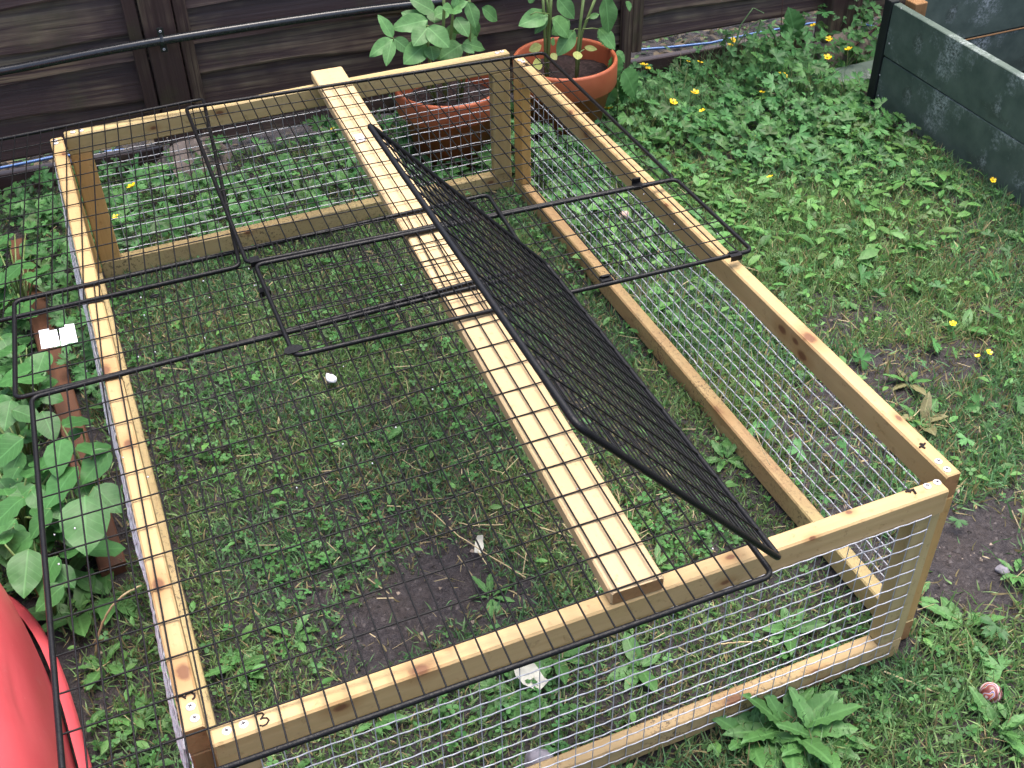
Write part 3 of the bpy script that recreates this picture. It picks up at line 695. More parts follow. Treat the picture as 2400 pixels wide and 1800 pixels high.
s1 = empty('seedling_plant', (P1[0], P1[1], .19), 'bushy seedlings with glossy broad leaves growing in the terracotta pot', 'plant')
leaves1 = [((380,280),(288,105),95,2.02,.02), ((380,290),(220,400),95,2.01,-.03), ((375,300),(330,468),80,2.0,-.05), ((390,285),(520,380),105,2.0,-.03),
 ((640,150),(380,190),135,2.03,.0), ((640,190),(455,75),140,2.05,.03), ((640,200),(798,332),150,1.99,-.06), ((640,205),(540,318),115,2.0,-.04),
 ((690,90),(520,-25),135,2.06,.02), ((690,125),(810,55),90,2.07,.02), ((935,15),(1012,195),122,2.01,-.04), ((1040,55),(1178,152),90,2.04,.0),
 ((850,130),(945,255),112,2.0,-.05), ((955,130),(1028,275),90,2.05,-.01), ((900,320),(1085,350),82,2.02,.0), ((890,335),(985,382),62,1.98,-.03),
 ((625,325),(475,455),135,1.99,-.04), ((660,340),(690,440),125,1.98,-.03), ((800,330),(700,430),150,2.04,-.01), ((890,330),(745,415),120,2.01,-.03),
 ((825,65),(935,5),64,2.0,-.01), ((825,70),(765,50),50,2.0,-.02), ((830,70),(880,75),45,1.98,-.03), ((830,60),(860,-30),60,2.0,.0), ((690,170),(700,60),110,2.09,.03), ((870,160),(880,260),120,2.10,.0), ((1000,265),(940,310),90,2.06,0), ((660,250),(560,330),110,2.1,0), ((760,230),(880,330),130,2.1,.02)]
tops = []
for b, t, wd, Y, dy in leaves1:
    _, pb, pt = pixleaf(s1, b, t, wd, Y, 'ovate', M['pot_leaf'], dy); tops.append(pb)
for st in ([(760,700),(790,420),(815,240),(830,60),(840,-60)], [(700,720),(660,500),(640,330),(640,190)], [(700,700),(560,430),(470,350),(382,288)], [(860,700),(880,460),(890,330)], [(880,700),(950,300),(950,120),(945,-40)], [(760,700),(750,300),(762,60),(755,-40)]):
    pts = [ony(*K(x, y), 2.03) for x, y in st]; pts[0].z = .17; stem(s1, pts, [.0055 - .0004*i for i in range(len(pts))])
s2 = empty('seedling_plant', (P2[0], P2[1], .2), 'tall seedlings with bare lower stems and pale seed leaves in the corner terracotta pot', 'plant')
for b, t, wd, Y, dy in [((1525,105),(1335,165),112,2.0,-.03), ((1525,125),(1440,245),64,2.0,-.02), ((1565,130),(1705,265),150,2.0,-.03), ((1725,225),(1605,402),120,1.99,-.03), ((1600,-15),(1738,135),122,1.98,-.03), ((1950,-30),(2012,252),168,1.97,-.03), ((1905,210),(2045,355),118,1.98,-.04), ((1835,135),(1915,98),42,2.0,.0), ((1690,150),(1560,250),120,2.05,.0), ((1420,20),(1395,-40),60,2.0,0), ((1550,300),(1590,320),50,2.02,0)]:
    pixleaf(s2, b, t, wd, Y, 'ovate', M['pot_leaf'], dy)
for b, t, wd, Y in [((1480,335),(1395,375),50,2.0), ((1555,395),(1595,440),50,1.97), ((1748,380),(1752,440),66,1.96), ((1800,350),(1895,365),42,1.98), ((1488,470),(1425,478),48,1.95)]:
    pixleaf(s2, b, t, wd, Y, 'round', M['coty'], -.02, (0, -.9, .5))
for st, Y, r in (([(1515,520),(1508,300),(1500,100),(1490,-60)], 2.0, .0042), ([(1525,520),(1540,300),(1548,100),(1556,-60)], 2.0, .0048), ([(1530,500),(1528,280),(1530,60),(1515,-60)], 2.03, .004), ([(1740,560),(1745,400),(1770,180),(1800,-60)], 1.97, .0046), ([(1745,520),(1780,250),(1830,120),(1900,-60)], 1.99, .0046),
                 ([(1545,105),(1440,90),(1400,110)], 1.99, .0016), ([(1770,215),(1730,215),(1710,240)], 1.98, .0016), ([(1790,215),(1860,210),(1915,215)], 1.98, .0018), ([(1800,160),(1840,125)], 1.98, .0016), ([(1548,150),(1580,130)], 1.99, .0016), ([(1745,400),(1800,365)], 1.97, .0016)):
    pts = [ony(*K(x, y), Y) for x, y in st]
    if r > .003: pts[0].z = min(pts[0].z, .19)
    stem(s2, pts, r)
# nettle beside the pot
nk = .3152
def N4(x, y): return (1400 + x*nk, y*nk)
ne = empty('nettle_plant', (1.60, 2.0, 0), 'dark toothed nettle growing beside the corner terracotta pot', 'plant')
for b, t, wsc, Y in [((130,420),(150,625),1.15,1.98), ((200,530),(320,725),1.35,1.97), ((15,225),(140,355),1.2,2.02), ((150,380),(215,460),1.0,2.0), ((180,560),(235,800),.8,1.98), ((110,480),(60,690),1.0,2.02), ((90,560),(120,800),1.0,2.03), ((120,650),(60,800),1.1,2.0), ((225,10),(250,75),1.0,2.1)]:
    leaf(ne, ony(*N4(*b), Y), ony(*N4(*t), Y - .03), 'nettle', M['nettle'], (.2, -.8, .6), wsc)
pts = [ony(*N4(130, 420), 2.0), ony(*N4(140, 600), 2.0), ony(*N4(150, 800), 2.0)]; pts.append(Vector((pts[-1].x, pts[-1].y, 0))); stem(ne, pts, .003)
# toothed leaf standing against the post
we = empty('upright_weed', (2.36, 2.2, 0), 'upright dark green weed with a jagged triangular leaf against the fence', 'plant')
for b, t, ws in (((1862, 82), (1858, 22), 1.5), ((1862, 85), (1835, 62), 1.0), ((1862, 85), (1886, 58), 1.0), ((1860, 90), (1838, 85), .9), ((1862, 90), (1884, 80), .9)):
    leaf(we, ony(*b, 2.17), ony(*t, 2.16), 'nettle', M['nettle'], (0, -1, .3), ws)
p = ony(1862, 82, 2.17); stem(we, [p, Vector((p.x, p.y, .0))], .002)
# tall coarse grass clump
tg = empty('tall_grass_clump', onz(1708, 185, 0), 'tall arching pale grass blades flopping over the weedy bank', 'plant')
for path in ([(1712,180),(1717,130),(1735,60),(1765,18),(1790,30)], [(1712,180),(1716,120),(1760,60),(1784,45),(1770,90),(1758,135)], [(1708,175),(1690,205),(1650,235),(1630,255)], [(1710,178),(1715,215),(1722,245),(1732,272)], [(1710,178),(1700,225),(1690,275)], [(1800,60),(1815,85),(1828,125)], [(1822,85),(1838,110),(1850,137)], [(1708,150),(1712,130),(1718,80)]):
    pts = []; m = len(path)
    for k, (u, v) in enumerate(path): pts.append(ony(u, v, 2.12 - .10*k/m if v > 150 else 2.12))
    Qp = []
    for k in range(m - 1):
        for t in (0, .33, .66): Qp.append(pts[k].lerp(pts[k+1], t))
    Qp.append(pts[-1]); n = len(Qp); mb = MB()
    for k, p in enumerate(Qp):
        wv = .0048*(1 - .75*k/n); mb.v += [(p.x - wv, p.y, p.z), (p.x, p.y - .002, p.z - .0015), (p.x + wv, p.y, p.z)]
    for k in range(n - 1): mb.f += [(k*3, k*3+1, k*3+4, k*3+3), (k*3+1, k*3+2, k*3+5, k*3+4)]
    put('blade', mb.mesh('blade', True), M['pale_blade'], tg)
# potato plants left of the run
pot_leaves = [ # (pixel of leaf centre, size in px, heading degrees, height, plant)
 (17,970,60,250,.20,0),(10,1060,75,200,.22,0),(24,1030,50,20,.18,0),(63,970,52,330,.20,0),(113,995,62,280,.21,0),(183,985,62,30,.19,1),(170,1020,40,200,.16,1),(136,1068,72,250,.23,1),(220,1045,74,80,.22,1),(224,1090,72,215,.21,1),(139,1140,86,215,.20,2),(199,1146,46,280,.17,2),(252,1168,64,300,.20,2),(199,1226,100,260,.22,2),(44,1165,64,200,.15,3),(135,1196,44,320,.17,3),(92,1225,56,220,.18,3),(10,1200,70,200,.22,3),(12,1150,44,100,.19,3),
 (30,880,80,160,.20,4),(75,885,60,30,.21,4),(95,850,56,240,.17,4),(10,820,60,120,.19,4),(30,720,52,140,.20,5),(25,640,60,200,.17,5),(60,620,50,20,.15,5),(10,560,50,180,.14,5),(70,540,40,60,.10,5),
 (25,1300,60,280,.14,6),(60,1340,80,255,.15,6),(110,1345,66,230,.13,6),(115,1400,56,200,.12,6),(150,1350,50,300,.12,6),(45,1275,50,200,.16,6),(5,1260,50,100,.18,6)]
for _k in range(95):
    u_, v_ = random.uniform(-40, 250), random.uniform(930, 1290)
    if u_ < 40 + (v_ - 900)*.55: pot_leaves.append((u_, v_, random.uniform(40, 70), random.uniform(0, 360), random.uniform(.06, .17), 0 if v_ < 1040 else (1 if u_ > 120 and v_ < 1100 else (2 if u_ > 110 else 3))))
for _k in range(46):
    u_, v_ = random.uniform(-40, 120), random.uniform(560, 930)
    if u_ < 20 + (v_ - 560)*.3 or random.random() < .2: pot_leaves.append((u_, v_, random.uniform(34, 62), random.uniform(0, 360), random.uniform(.05, .17), 5 if v_ < 760 else 4))
potato = {}
PLAB = ['broad leaved potato plant under the rounded corner of the large grid panel', 'broad leaved potato plant pressed against the left wire wall past the edging board', 'broad leaved potato plant overhanging the near end of the edging board', 'broad leaved potato plant with a small white bloom behind the red toy', 'broad leaved potato plant just nearer than the white label tags', 'sparse potato plant between the white label tags and the fence', 'low crinkled potato plant touching the red toy']
for k in range(7):
    L_ = [q for q in pot_leaves if q[5] == k]; c_ = sum((onz(q[0], q[1], q[4]) for q in L_), Vector())/len(L_)
    c_.z = 0; potato[k] = (empty('potato_plant', c_, PLAB[k], 'plant'), c_)
for (u, v, sz, hd, z, k) in pot_leaves:
    e, c_ = potato[k]; ce = onz(u, v, z); L = sz/1480*1.65; a = math.radians(hd)
    dv = Vector((math.cos(a), math.sin(a), -.25)).normalized()
    b = ce - dv*L*.5; t = ce + dv*L*.5
    for q_ in (b, t): q_.x = min(q_.x, -.030)
    leaf(e, b, t, 'potato', M['potato'], (random.uniform(-.25, .25), random.uniform(-.35, .1), 1), 1.0 + random.uniform(-.1, .1))
    mid = Vector(((b.x + c_.x)/2, (b.y + c_.y)/2, b.z*.75)); stem(e, [b, mid, (c_.x + random.uniform(-.01, .01), c_.y, -.005)], [.0016, .0024, .003])
# broad weeds with single dock leaves at the left foreground
# rosettes of dandelion and dock in the lawn
dn = [('broad jagged leaved rosette hugging the outside of the front rail', [(1850, 1706, .120, 18, 'dandelion'), (1760, 1720, .085, 10, 'dandelion'), (1920, 1730, .09, 9, 'dandelion')]),
      ('broad leaved weed rosette growing in the lawn', [(1720, 480, .07, 7, 'dock'), (1850, 490, .07, 7, 'dandelion'), (1990, 430, .075, 7, 'dock'), (2120, 575, .07, 8, 'dandelion'), (1660, 430, .06, 6, 'dock'), (1900, 370, .07, 6, 'dock'), (1700, 310, .07, 7, 'dock'), (1560, 330, .06, 6, 'dock'), (2260, 1470, .07, 8, 'dandelion'), (2330, 1720, .075, 8, 'dandelion'), (2140, 1400, .05, 7, 'dandelion'), (1960, 640, .05, 7, 'dandelion'), (2330, 640, .06, 7, 'dock'), (2140, 350, .06, 6, 'dock'), (2050, 330, .06, 6, 'dock'), (1800, 330, .08, 7, 'dock'), (1480, 300, .06, 6, 'dock'), (2380, 1350, .05, 6, 'dandelion')]),
      ('broad leaved weed rosette inside the wooden run', [(1300, 1540, .075, 8, 'dock'), (1210, 1620, .08, 8, 'dandelion'), (880, 1700, .05, 7, 'dandelion'), (560, 1560, .06, 8, 'dandelion'), (690, 1500, .05, 7, 'dandelion'), (1500, 1560, .06, 7, 'dock'), (1850, 1470, .06, 7, 'dock'), (1150, 1400, .045, 7, 'dandelion'), (1540, 1330, .05, 7, 'dandelion'), (900, 1030, .045, 6, 'dandelion'), (1590, 760, .06, 6, 'dock'), (1290, 420, .085, 4, 'dock'), (1500, 560, .05, 6, 'dock'), (1700, 1080, .05, 7, 'dandelion')]),
      ('ragged dock rosette between the red toy and the run', [(150, 1370, .10, 7, 'dock'), (185, 1440, .09, 6, 'dock'), (255, 1400, .09, 6, 'dock'), (240, 1560, .06, 7, 'dandelion'), (330, 1690, .06, 7, 'dandelion')]),
      ('half withered rosette beside the bare soil path', [(2160, 985, .075, 8, 'dock'), (2130, 900, .06, 6, 'dock')]),
      ('pointed pale leaf weed standing beside a fallen buttercup', [(2262, 760, .075, 4, 'dock')])]
OWN = {(1850, 1706): 'largest jagged leaved rosette outside the front rail, thick with leaves', (1760, 1720): 'smaller jagged rosette outside the front rail beside a bigger one, under the reddish knot', (1920, 1730): 'jagged rosette outside the front rail reaching out over the grass towards the ball',
 (1300, 1540): 'broad leaved rosette just behind the large crumpled pale dead leaf', (1210, 1620): 'jagged rosette behind the front wire close to the lumpy grey stone', (560, 1560): 'jagged rosette inside the run corner marked 3', (690, 1500): 'small jagged rosette between the corner marked 3 and the bare soil',
 (880, 1700): 'jagged rosette behind the front wire below the knotty end of the top rail', (1500, 1560): 'broad leaved rosette under the near end of the loose plank', (1850, 1470): 'broad leaved rosette inside the run corner marked 4', (1150, 1400): 'small jagged rosette at the edge of the bare soil inside the run',
 (1540, 1330): 'jagged rosette inside the run between the plank end and the tilted grid panel', (900, 1030): 'small jagged rosette in the short grass nearer than the white stone', (1700, 1080): 'jagged rosette against the brown topped bottom rail inside the run',
 (1290, 420): 'few large smooth leaves behind the right wire wall at the back corner post', (1500, 560): 'broad leaved rosette outside the right wire wall by the pinkish stone', (1590, 760): 'broad leaved rosette squeezed against the outside of the right wire wall',
 (2260, 1470): 'jagged rosette at the foot of the corner post marked 4', (2140, 1400): 'small jagged rosette beside the bottom rail end near the soil path', (2330, 1720): 'jagged rosette in the grass next to the rubber ball', (2380, 1350): 'small jagged rosette sprouting from the bare soil path by a flat stone',
 (2140, 350): 'broad leaved rosette right against the green planter boards', (1480, 300): 'broad leaved rosette at the foot of the nettle by the corner pot',
 (2160, 985): 'half withered rosette right beside the rail end of the soil path', (2130, 900): 'half withered rosette in the lawn close to the right top rail',
 (150, 1370): 'ragged dock rosette touching the potato leaves by the red toy', (185, 1440): 'ragged dock rosette in front of the arching dead stem', (255, 1400): 'ragged dock rosette under the arching dead stem', (240, 1560): 'jagged rosette alongside the red toy flange', (330, 1690): 'jagged rosette tight against the left wire wall near the corner marked 3'}
for lab, items in dn:
    for (u, v, L, n, kind) in items:
        c_ = onz(u, v, .0); c_.z = float(gz(c_.x, c_.y)) + .004
        own = OWN.get((u, v)); shared = [q for q in items if (q[0], q[1]) not in OWN]
        e = empty('weed_rosette', c_, own or lab, 'weed', lab.replace('rosette', 'rosettes') if not own and len(shared) > 1 else None)
        a0 = random.uniform(0, 6)
        for k in range(n):
            a = a0 + k*2.4 + random.uniform(-.3, .3); el = random.uniform(.12, .75) if 'hugging' not in lab else random.uniform(.3, .9); l = L*random.uniform(.65, 1.1)
            dv = Vector((math.cos(a)*math.cos(el), math.sin(a)*math.cos(el), math.sin(el)))
            b = c_ + Vector((math.cos(a), math.sin(a), 0))*.005
            m_ = M['withered'] if 'withered' in lab and k % 2 else M['dock']
            t = b + dv*l
            for q_ in (b, t):       # leaves stay on their own side of the run's walls
                if c_.x > 1.2 and q_.x < 1.212 and q_.y < 1.8: q_.x = 1.212
                if c_.y < 0 and q_.y > -.008 and 0 < q_.x < 1.2: q_.y = -.008
                if c_.y > 1.82 and q_.y < 1.825 and q_.x < 1.2: q_.y = 1.825
            leaf(e, b, t, kind, m_, (random.uniform(-.3, .3), random.uniform(-.3, .3), 1), random.uniform(.9, 1.3))
# buttercups
fm = MB()
for k in range(5):
    a = k*2*math.pi/5; ca, sa = math.cos(a), math.sin(a)
    loc = [(.0012, 0, .0), (.006, -.0045, .0012), (.0112, -.0042, .0042), (.0120, 0, .0046), (.0112, .0042, .0042), (.006, .0045, .0012)]
    fm.add([(x*ca - y*sa, x*sa + y*ca, z) for x, y, z in loc], [(0, 1, 2, 3), (0, 3, 4, 5)])
FM = fm.mesh('petals', True); cmn = MB(); cmn.lathe([(.0036, 0), (.0034, .002), (.0018, .0034), (.0002, .0038)], 10); CMN = cmn.mesh('centre', True)
flowers = [(1509,153,.09),(1518,161,.08),(1640,147,.10),(1628,217,.09),(1577,240,.09),(1646,260,.08),(1427,255,.07),(1786,217,.08),(1712,106,.12),(1719,95,.12),(1613,145,.10),(1989,116,.09),(1939,135,.08),(1942,92,.10),(1906,60,.13),(1838,177,.08),(1828,173,.08),(1805,415,.05),(2327,423,.05),(1772,320,.05),(309,437,.11),(271,510,.08),(1264,356,.07),(2233,759,.03),(2318,826,.03),(2291,835,.02),(783,307,.06)]
for (u, v, z) in flowers:
    p = onz(u, v, z)
    lawn = p.y < 1.75 and p.x > 1.2 and z <= .05
    e = empty('buttercup_flower', (p.x, p.y, float(gz(p.x, p.y))), 'yellow buttercup in the short grass of the lawn' if lawn else 'yellow buttercup among the weeds along the fence side', 'flower', 'buttercups in the lawn' if lawn else 'buttercups along the fence side')
    s_ = random.uniform(.8, 1.2) * (.78 if lawn else 1.0) * (.6 if (u, v) in ((1613,145),(1828,173),(1772,320),(2291,835)) else 1)
    mw = Matrix.Translation(p) @ Matrix.Rotation(random.uniform(-.5, .5), 4, 'X') @ Matrix.Rotation(random.uniform(-.4, .4), 4, 'Y') @ Matrix.Rotation(random.uniform(0, 6), 4, 'Z') @ Matrix.Scale(s_, 4)
    put('petals', FM, M['petal'], e, mw); put('centre', CMN, M['centre'], e, mw)
    stem(e, [p, p*.5 + Vector((p.x + .006, p.y + .004, 0))*.5, (p.x + .008, p.y + .006, -.005)], .0010)

# ------------------------------------------------------------------ uncountable ground cover
SOIL = [(.45, .455, .15, .105, 1.0), (.34, .36, .12, .05, .7), (1.32, .55, .06, .12, .6), (1.50, .48, .09, .05, .7), (1.66, .70, .09, .05, .7), (.52, .55, .10, .05, .6), (.30, .30, .12, .04, .6), (1.47, .17, .13, .13, 1.0), (1.36, .10, .10, .08, .95), (1.27, .27, .07, .12, .9), (1.24, .12, .05, .10, .85), (1.38, .47, .05, .06, .8), (1.44, .62, .06, .07, .8), (1.57, .61, .08, .07, .8), (1.74, .62, .14, .06, .85),
        (1.86, .66, .09, .05, .8), (1.62, .84, .08, .04, .65), (1.76, .86, .05, .05, .7), (1.05, -.26, .12, .06, .8), (.80, .42, .05, .05, .4), (1.58, .40, .06, .05, .4), (.92, .95, .03, .14, .6), (.62, 1.05, .06, .05, .35), (2.05, .78, .10, .05, .55), (1.5, 1.0, .06, .08, .4), (-.12, 1.0, .10, .45, .7), (-.14, .55, .06, .2, .3), (1.62, .05, .16, .10, .9), (1.70, .22, .1, .08, .7)]
def soilmask(x, y):
    m = np.zeros_like(x)
    for (a, b, ra, rb, s_) in SOIL:
        nz = 1 + .35*np.sin(23*x + 11*y + a*40) + .3*np.sin(37*y - 17*x + b*30) + .3*np.sin(91*x + 40*y)*np.sin(83*y - 31*x)
        d = ((x - a)/ra)**2 + ((y - b)/rb)**2; m = np.maximum(m, s_*np.clip((1.35 - d*nz)/.9, 0, 1))
    return m
def pn(x, y, f, s_=0.0):
    return .5 + .25*(np.sin(f*(x*1.0 + .37*y) + s_) + np.sin(f*(.71*y - .53*x)*1.31 + 2.1 + s_)*.8 + np.sin(f*2.3*(x*.6 + y*.8) + s_*2)*.6)/1.2
def blocked(x, y, m=.004):
    b = ((np.abs(y - .0145) < .0145 + m) & (x > -m) & (x < 1.2 + m)) | ((np.abs(y - 1.80) < .0145 + m) & (x > 0) & (x < 1.2)) | ((np.abs(x - .0145) < .0145 + m) & (y > .03) & (y < 1.8)) | ((np.abs(x - 1.1855) < .0145 + m) & (y > .02) & (y < 1.77))
    b |= ((x - P1[0])**2 + (y - P1[1])**2 < .12**2) | ((x - P2[0])**2 + (y - P2[1])**2 < .12**2)
    b |= (x > 2.40) & (y < 1.84); b |= ((x - TX)/(TRX + .02))**4 + ((y - TY)/(TRY + .02))**4 < 1
    ex = -.082 - .062*(y - .72); b |= (np.abs(x - ex) < .034) & (y > .71) & (y < 2.14)
    b |= (y > 2.36 - .055*x) | ((np.abs(y - 1.975) < .06) & (x > 2.38))
    return b
def sample(n, x0, x1, y0, y1, dens):
    x = rng.uniform(x0, x1, n); y = rng.uniform(y0, y1, n); k = (rng.random(n) < dens(x, y)) & ~blocked(x, y); return x[k], y[k]
def rot_template(T, x, y, z, sc, yaw, tilt, taz):
    """T (m,3); returns (n,m,3): scaled, turned about z, then tilted in direction taz"""
    n = len(x); t = T[None]*sc[:, None, None] if sc.ndim == 1 else T[None]*sc[:, None, :]
    c, s_ = np.cos(yaw)[:, None], np.sin(yaw)[:, None]
    X_ = t[..., 0]*c - t[..., 1]*s_; Y_ = t[..., 0]*s_ + t[..., 1]*c; Z_ = t[..., 2]
    ca, sa = np.cos(taz)[:, None], np.sin(taz)[:, None]; u = X_*ca + Y_*sa; v = -X_*sa + Y_*ca
    ct, st = np.cos(tilt)[:, None], np.sin(tilt)[:, None]; u2 = u*ct + Z_*st; Z2 = -u*st + Z_*ct
    return np.stack([u2*ca - v*sa + x[:, None], u2*sa + v*ca + y[:, None], Z2 + z[:, None]], -1)
def scatter(name, T, Fc, x, y, z, sc, yaw, tilt, taz, col, mat, label, cat):
    V = rot_template(np.array(T, float), x, y, z, sc, yaw, tilt, taz); n, m = V.shape[:2]
    F = (np.array(Fc)[None] + (np.arange(n)*m)[:, None, None]).reshape(-1, len(Fc[0]))
    cc = np.repeat(col, m, axis=0)
    o = put(name, np_mesh(name, V.reshape(-1, 3), F, cc, smooth=False), mat, kind='stuff'); tag(o, label, cat); return o

def in_run(x, y): return (x > 0) & (x < 1.2) & (y > 0) & (y < 1.8)
def bed(x, y):    # weedy ground along the fence and behind the run
    edge = 1.50 + .12*np.sin(5*x) + np.clip(x - 2.0, 0, 1)*.15
    return np.where(in_run(x, y), 0.0, np.where(x < 1.2, (y > 1.80)*1.0, np.clip((y - edge)/.16, 0, 1)))
# grass blades
def gd(x, y):
    d = (1 - soilmask(x, y))*(.55 + .75*(pn(x, y, 9) - .3)); d *= np.where(in_run(x, y), .95, 1.0); d *= 1 - .6*bed(x, y); return np.clip(np.where(x < 0, d*.6, d), 0.01, 1)
x, y = sample(640000, -.75, 3.2, -.65, 2.36, gd); n = len(x)
hgt = np.where(in_run(x, y), rng.uniform(.010, .030, n), rng.uniform(.012, .048, n)); hgt = np.where(y < 0, hgt*1.15, hgt)
TB_ = [(-.5, 0, 0), (.5, 0, 0), (-.42, .10, .50), (.42, .10, .50), (0, .45, 1.0)]
sc = np.stack([rng.uniform(.0020, .0045, n), hgt, hgt], -1)
green = np.array([.095, .210, .080]); yel = np.array([.205, .280, .120]); blu = np.array([.082, .195, .105]); tan = np.array([.36, .29, .16])
r1 = rng.random(n)[:, None]; r2 = rng.random(n); pat = pn(x, y, 6, 1.0)[:, None]
col = green*(1 - r1) + yel*r1; col = np.where((pat < .45), col*.55 + blu*.45, col); col *= rng.uniform(.7, 1.5, n)[:, None]
dry = r2 < (.13 + .22*np.exp(-((x - 1.6)/.22)**2 - ((y - .62)/.2)**2) + .16*np.clip(pn(x, y, 7, 3.0) - .5, 0, 1)*2 + .25*soilmask(x, y) + .18*np.exp(-((x - .78)/.22)**2 - ((y - .6)/.35)**2))
col[dry] = tan*rng.uniform(.4, 1.2, (dry.sum(), 1))
scatter('lawn_grass', TB_, [(0, 1, 3), (0, 3, 2), (2, 3, 4)], x, y, gz(x, y) - .002, sc, rng.uniform(0, 6.28, n), rng.uniform(.15, 1.35, n), rng.uniform(0, 6.28, n), col, M['grass'], 'short patchy lawn grass inside and around the run', 'grass')
# clover and small weeds: three-part leaves
def trefoil(w_):
    T = [(0, 0, -.0)]; Fq = []
    for k in range(3):
        a = k*2.094; ca, sa = math.cos(a), math.sin(a); b = len(T)
        for px, py, pz in ((.42, -w_, .10), (.92, -w_*.75, .12), (1.0, 0, .05), (.92, w_*.75, .12), (.42, w_, .10)): T.append((px*ca - py*sa, px*sa + py*ca, pz))
        Fq += [(0, b, b+1), (0, b+1, b+2), (0, b+2, b+3), (0, b+3, b+4)]
    return T, Fq
T3, F3 = trefoil(.40)
def cd(x, y):
    d = (1 - soilmask(x, y)*1.05)*np.clip((pn(x, y, 11, 2.0) - .40)*2.4, .05, 1)*(1 - .6*bed(x, y)); return np.clip(d*np.where(in_run(x, y), .40, .34), 0, 1)
x, y = sample(64000, -.7, 3.1, -.6, 2.34, cd); n = len(x)
col = np.array([.055, .168, .050])*rng.uniform(.6, 1.4, (n, 1)) + np.array([.02, .015, .0])*rng.random((n, 1))
scatter('clover_leaves', T3, F3, x, y, gz(x, y) + rng.uniform(.006, .024, n), rng.uniform(.006, .0125, n), rng.uniform(0, 6.28, n), rng.uniform(0, .75, n), rng.uniform(0, 6.28, n), col, M['leaf_mix'], 'low clover and small leaved weeds through the lawn', 'clover')
# creeping buttercup foliage: deeply cut leaves, taller in the bed
def cutleaf():
    out = []
    for k, a0 in enumerate((-1.25, 0, 1.25)):
        for da, r in ((-.55, .52), (-.40, .86), (-.27, .68), (-.14, .98), (0, .78), (.14, .98), (.27, .68), (.40, .86), (.55, .52)): out.append((a0 + da*.95, r*(1.0 if k == 1 else .92)))
        if k < 2: out.append((a0 + .625, .16))
    T = [(0, 0, 0)] + [(r*math.cos(a), r*math.sin(a), .16*r*abs(math.sin(a*2.5)) - .12*r*r) for a, r in out]
    return T, [(0, i, i + 1) for i in range(1, len(out))]
T5, F5 = cutleaf()
def bdn(x, y):
    b = bed(x, y); left = (x < -.0)*(y > 1.2)*.8
    b = np.where((x > .12) & (x < .75) & (y > 2.12), b*.25, b); return np.clip(np.maximum(b, left)*(.6 + .5*pn(x, y, 8, 5.0)) + .035*(~in_run(x, y))*(x > 1.2), 0, 1)
x, y = sample(23000, -.65, 3.0, -.4, 2.32, bdn); n = len(x)
hmax = np.where((x > 1.2), np.where((x > 1.62) & (x < 2.08) & (y > 2.05), .45, 1.0)*(.03 + .11*np.clip((y - 1.55)/.6, 0, 1)*bed(x, y)), np.where(y > 1.8, .075, .06))
hmax = hmax*(.45 + 1.25*np.clip(pn(x, y, 13, 8.0), 0, 1)); zz = gz(x, y) + rng.random(n)**.7*hmax + .006
col = np.array([.060, .172, .055])*rng.uniform(.55, 1.45, (n, 1)) + np.array([.025, .02, .0])*(rng.random((n, 1))**2)
scatter('buttercup_foliage', T5, F5, x, y, zz, (.012 + .030*rng.random(n)**1.6), rng.uniform(0, 6.28, n), rng.uniform(.05, .95, n), rng.uniform(-2.6, -.5, n), col, M['leaf_mix'], 'dense creeping buttercup foliage along the fence side', 'ground cover')
# oval weed leaves (plantain, dock seedlings)
TO = [(0, 0, 0), (.28, -.17, .06), (.28, .17, .06), (.62, -.21, .07), (.62, .21, .07), (.62, 0, .02), (1.0, 0, -.08), (.28, 0, .015)]
FO_ = [(0, 1, 7), (0, 7, 2), (1, 3, 5), (1, 5, 7), (7, 5, 4), (7, 4, 2), (3, 6, 5), (5, 6, 4)]
def od(x, y):
    d = np.where(in_run(x, y), .05, .18 + .75*np.clip((y - .9)/.5, 0, 1)*(x > 1.2)); d = np.where(x < 0, .45, d); return np.clip(d*(1 - soilmask(x, y)), 0, 1)
x, y = sample(17000, -.65, 3.0, -.55, 2.32, od); n = len(x)
col = np.array([.080, .210, .060])*rng.uniform(.6, 1.4, (n, 1)) + np.array([.03, .02, .0])*rng.random((n, 1))
big = np.where((y > 1.0) & (x > 1.2), 1.2 + .9*rng.random(n)**2, 1.0)
scatter('broad_weed_leaves', TO, FO_, x, y, gz(x, y) + rng.uniform(.004, .03, n), rng.uniform(.014, .036, n)*big, rng.uniform(0, 6.28, n), rng.uniform(-.5, .5, n), rng.uniform(0, 6.28, n), col, M['leaf_mix'], 'scattered oval weed leaves in the turf', 'weeds')
x, y = sample(5200, 1.5, 2.55, 1.85, 2.26, lambda x, y: np.clip((pn(x, y, 14, 4.0) - .35)*1.2, 0, .5)); n = len(x)
hh = rng.uniform(.05, .15, n); col = np.array([.11, .20, .085])*rng.uniform(.6, 1.4, (n, 1)); dd = rng.random(n) < .15; col[dd] = np.array([.33, .27, .15])
scatter('wispy_weeds', TB_, [(0, 1, 3), (0, 3, 2), (2, 3, 4)], x, y, gz(x, y), np.stack([rng.uniform(.0015, .0034, n), hh, hh], -1), rng.uniform(0, 6.28, n), rng.uniform(0, .6, n), rng.uniform(0, 6.28, n), col, M['grass'], 'tall wispy grass and stems on the weedy bank by the fence', 'weeds')
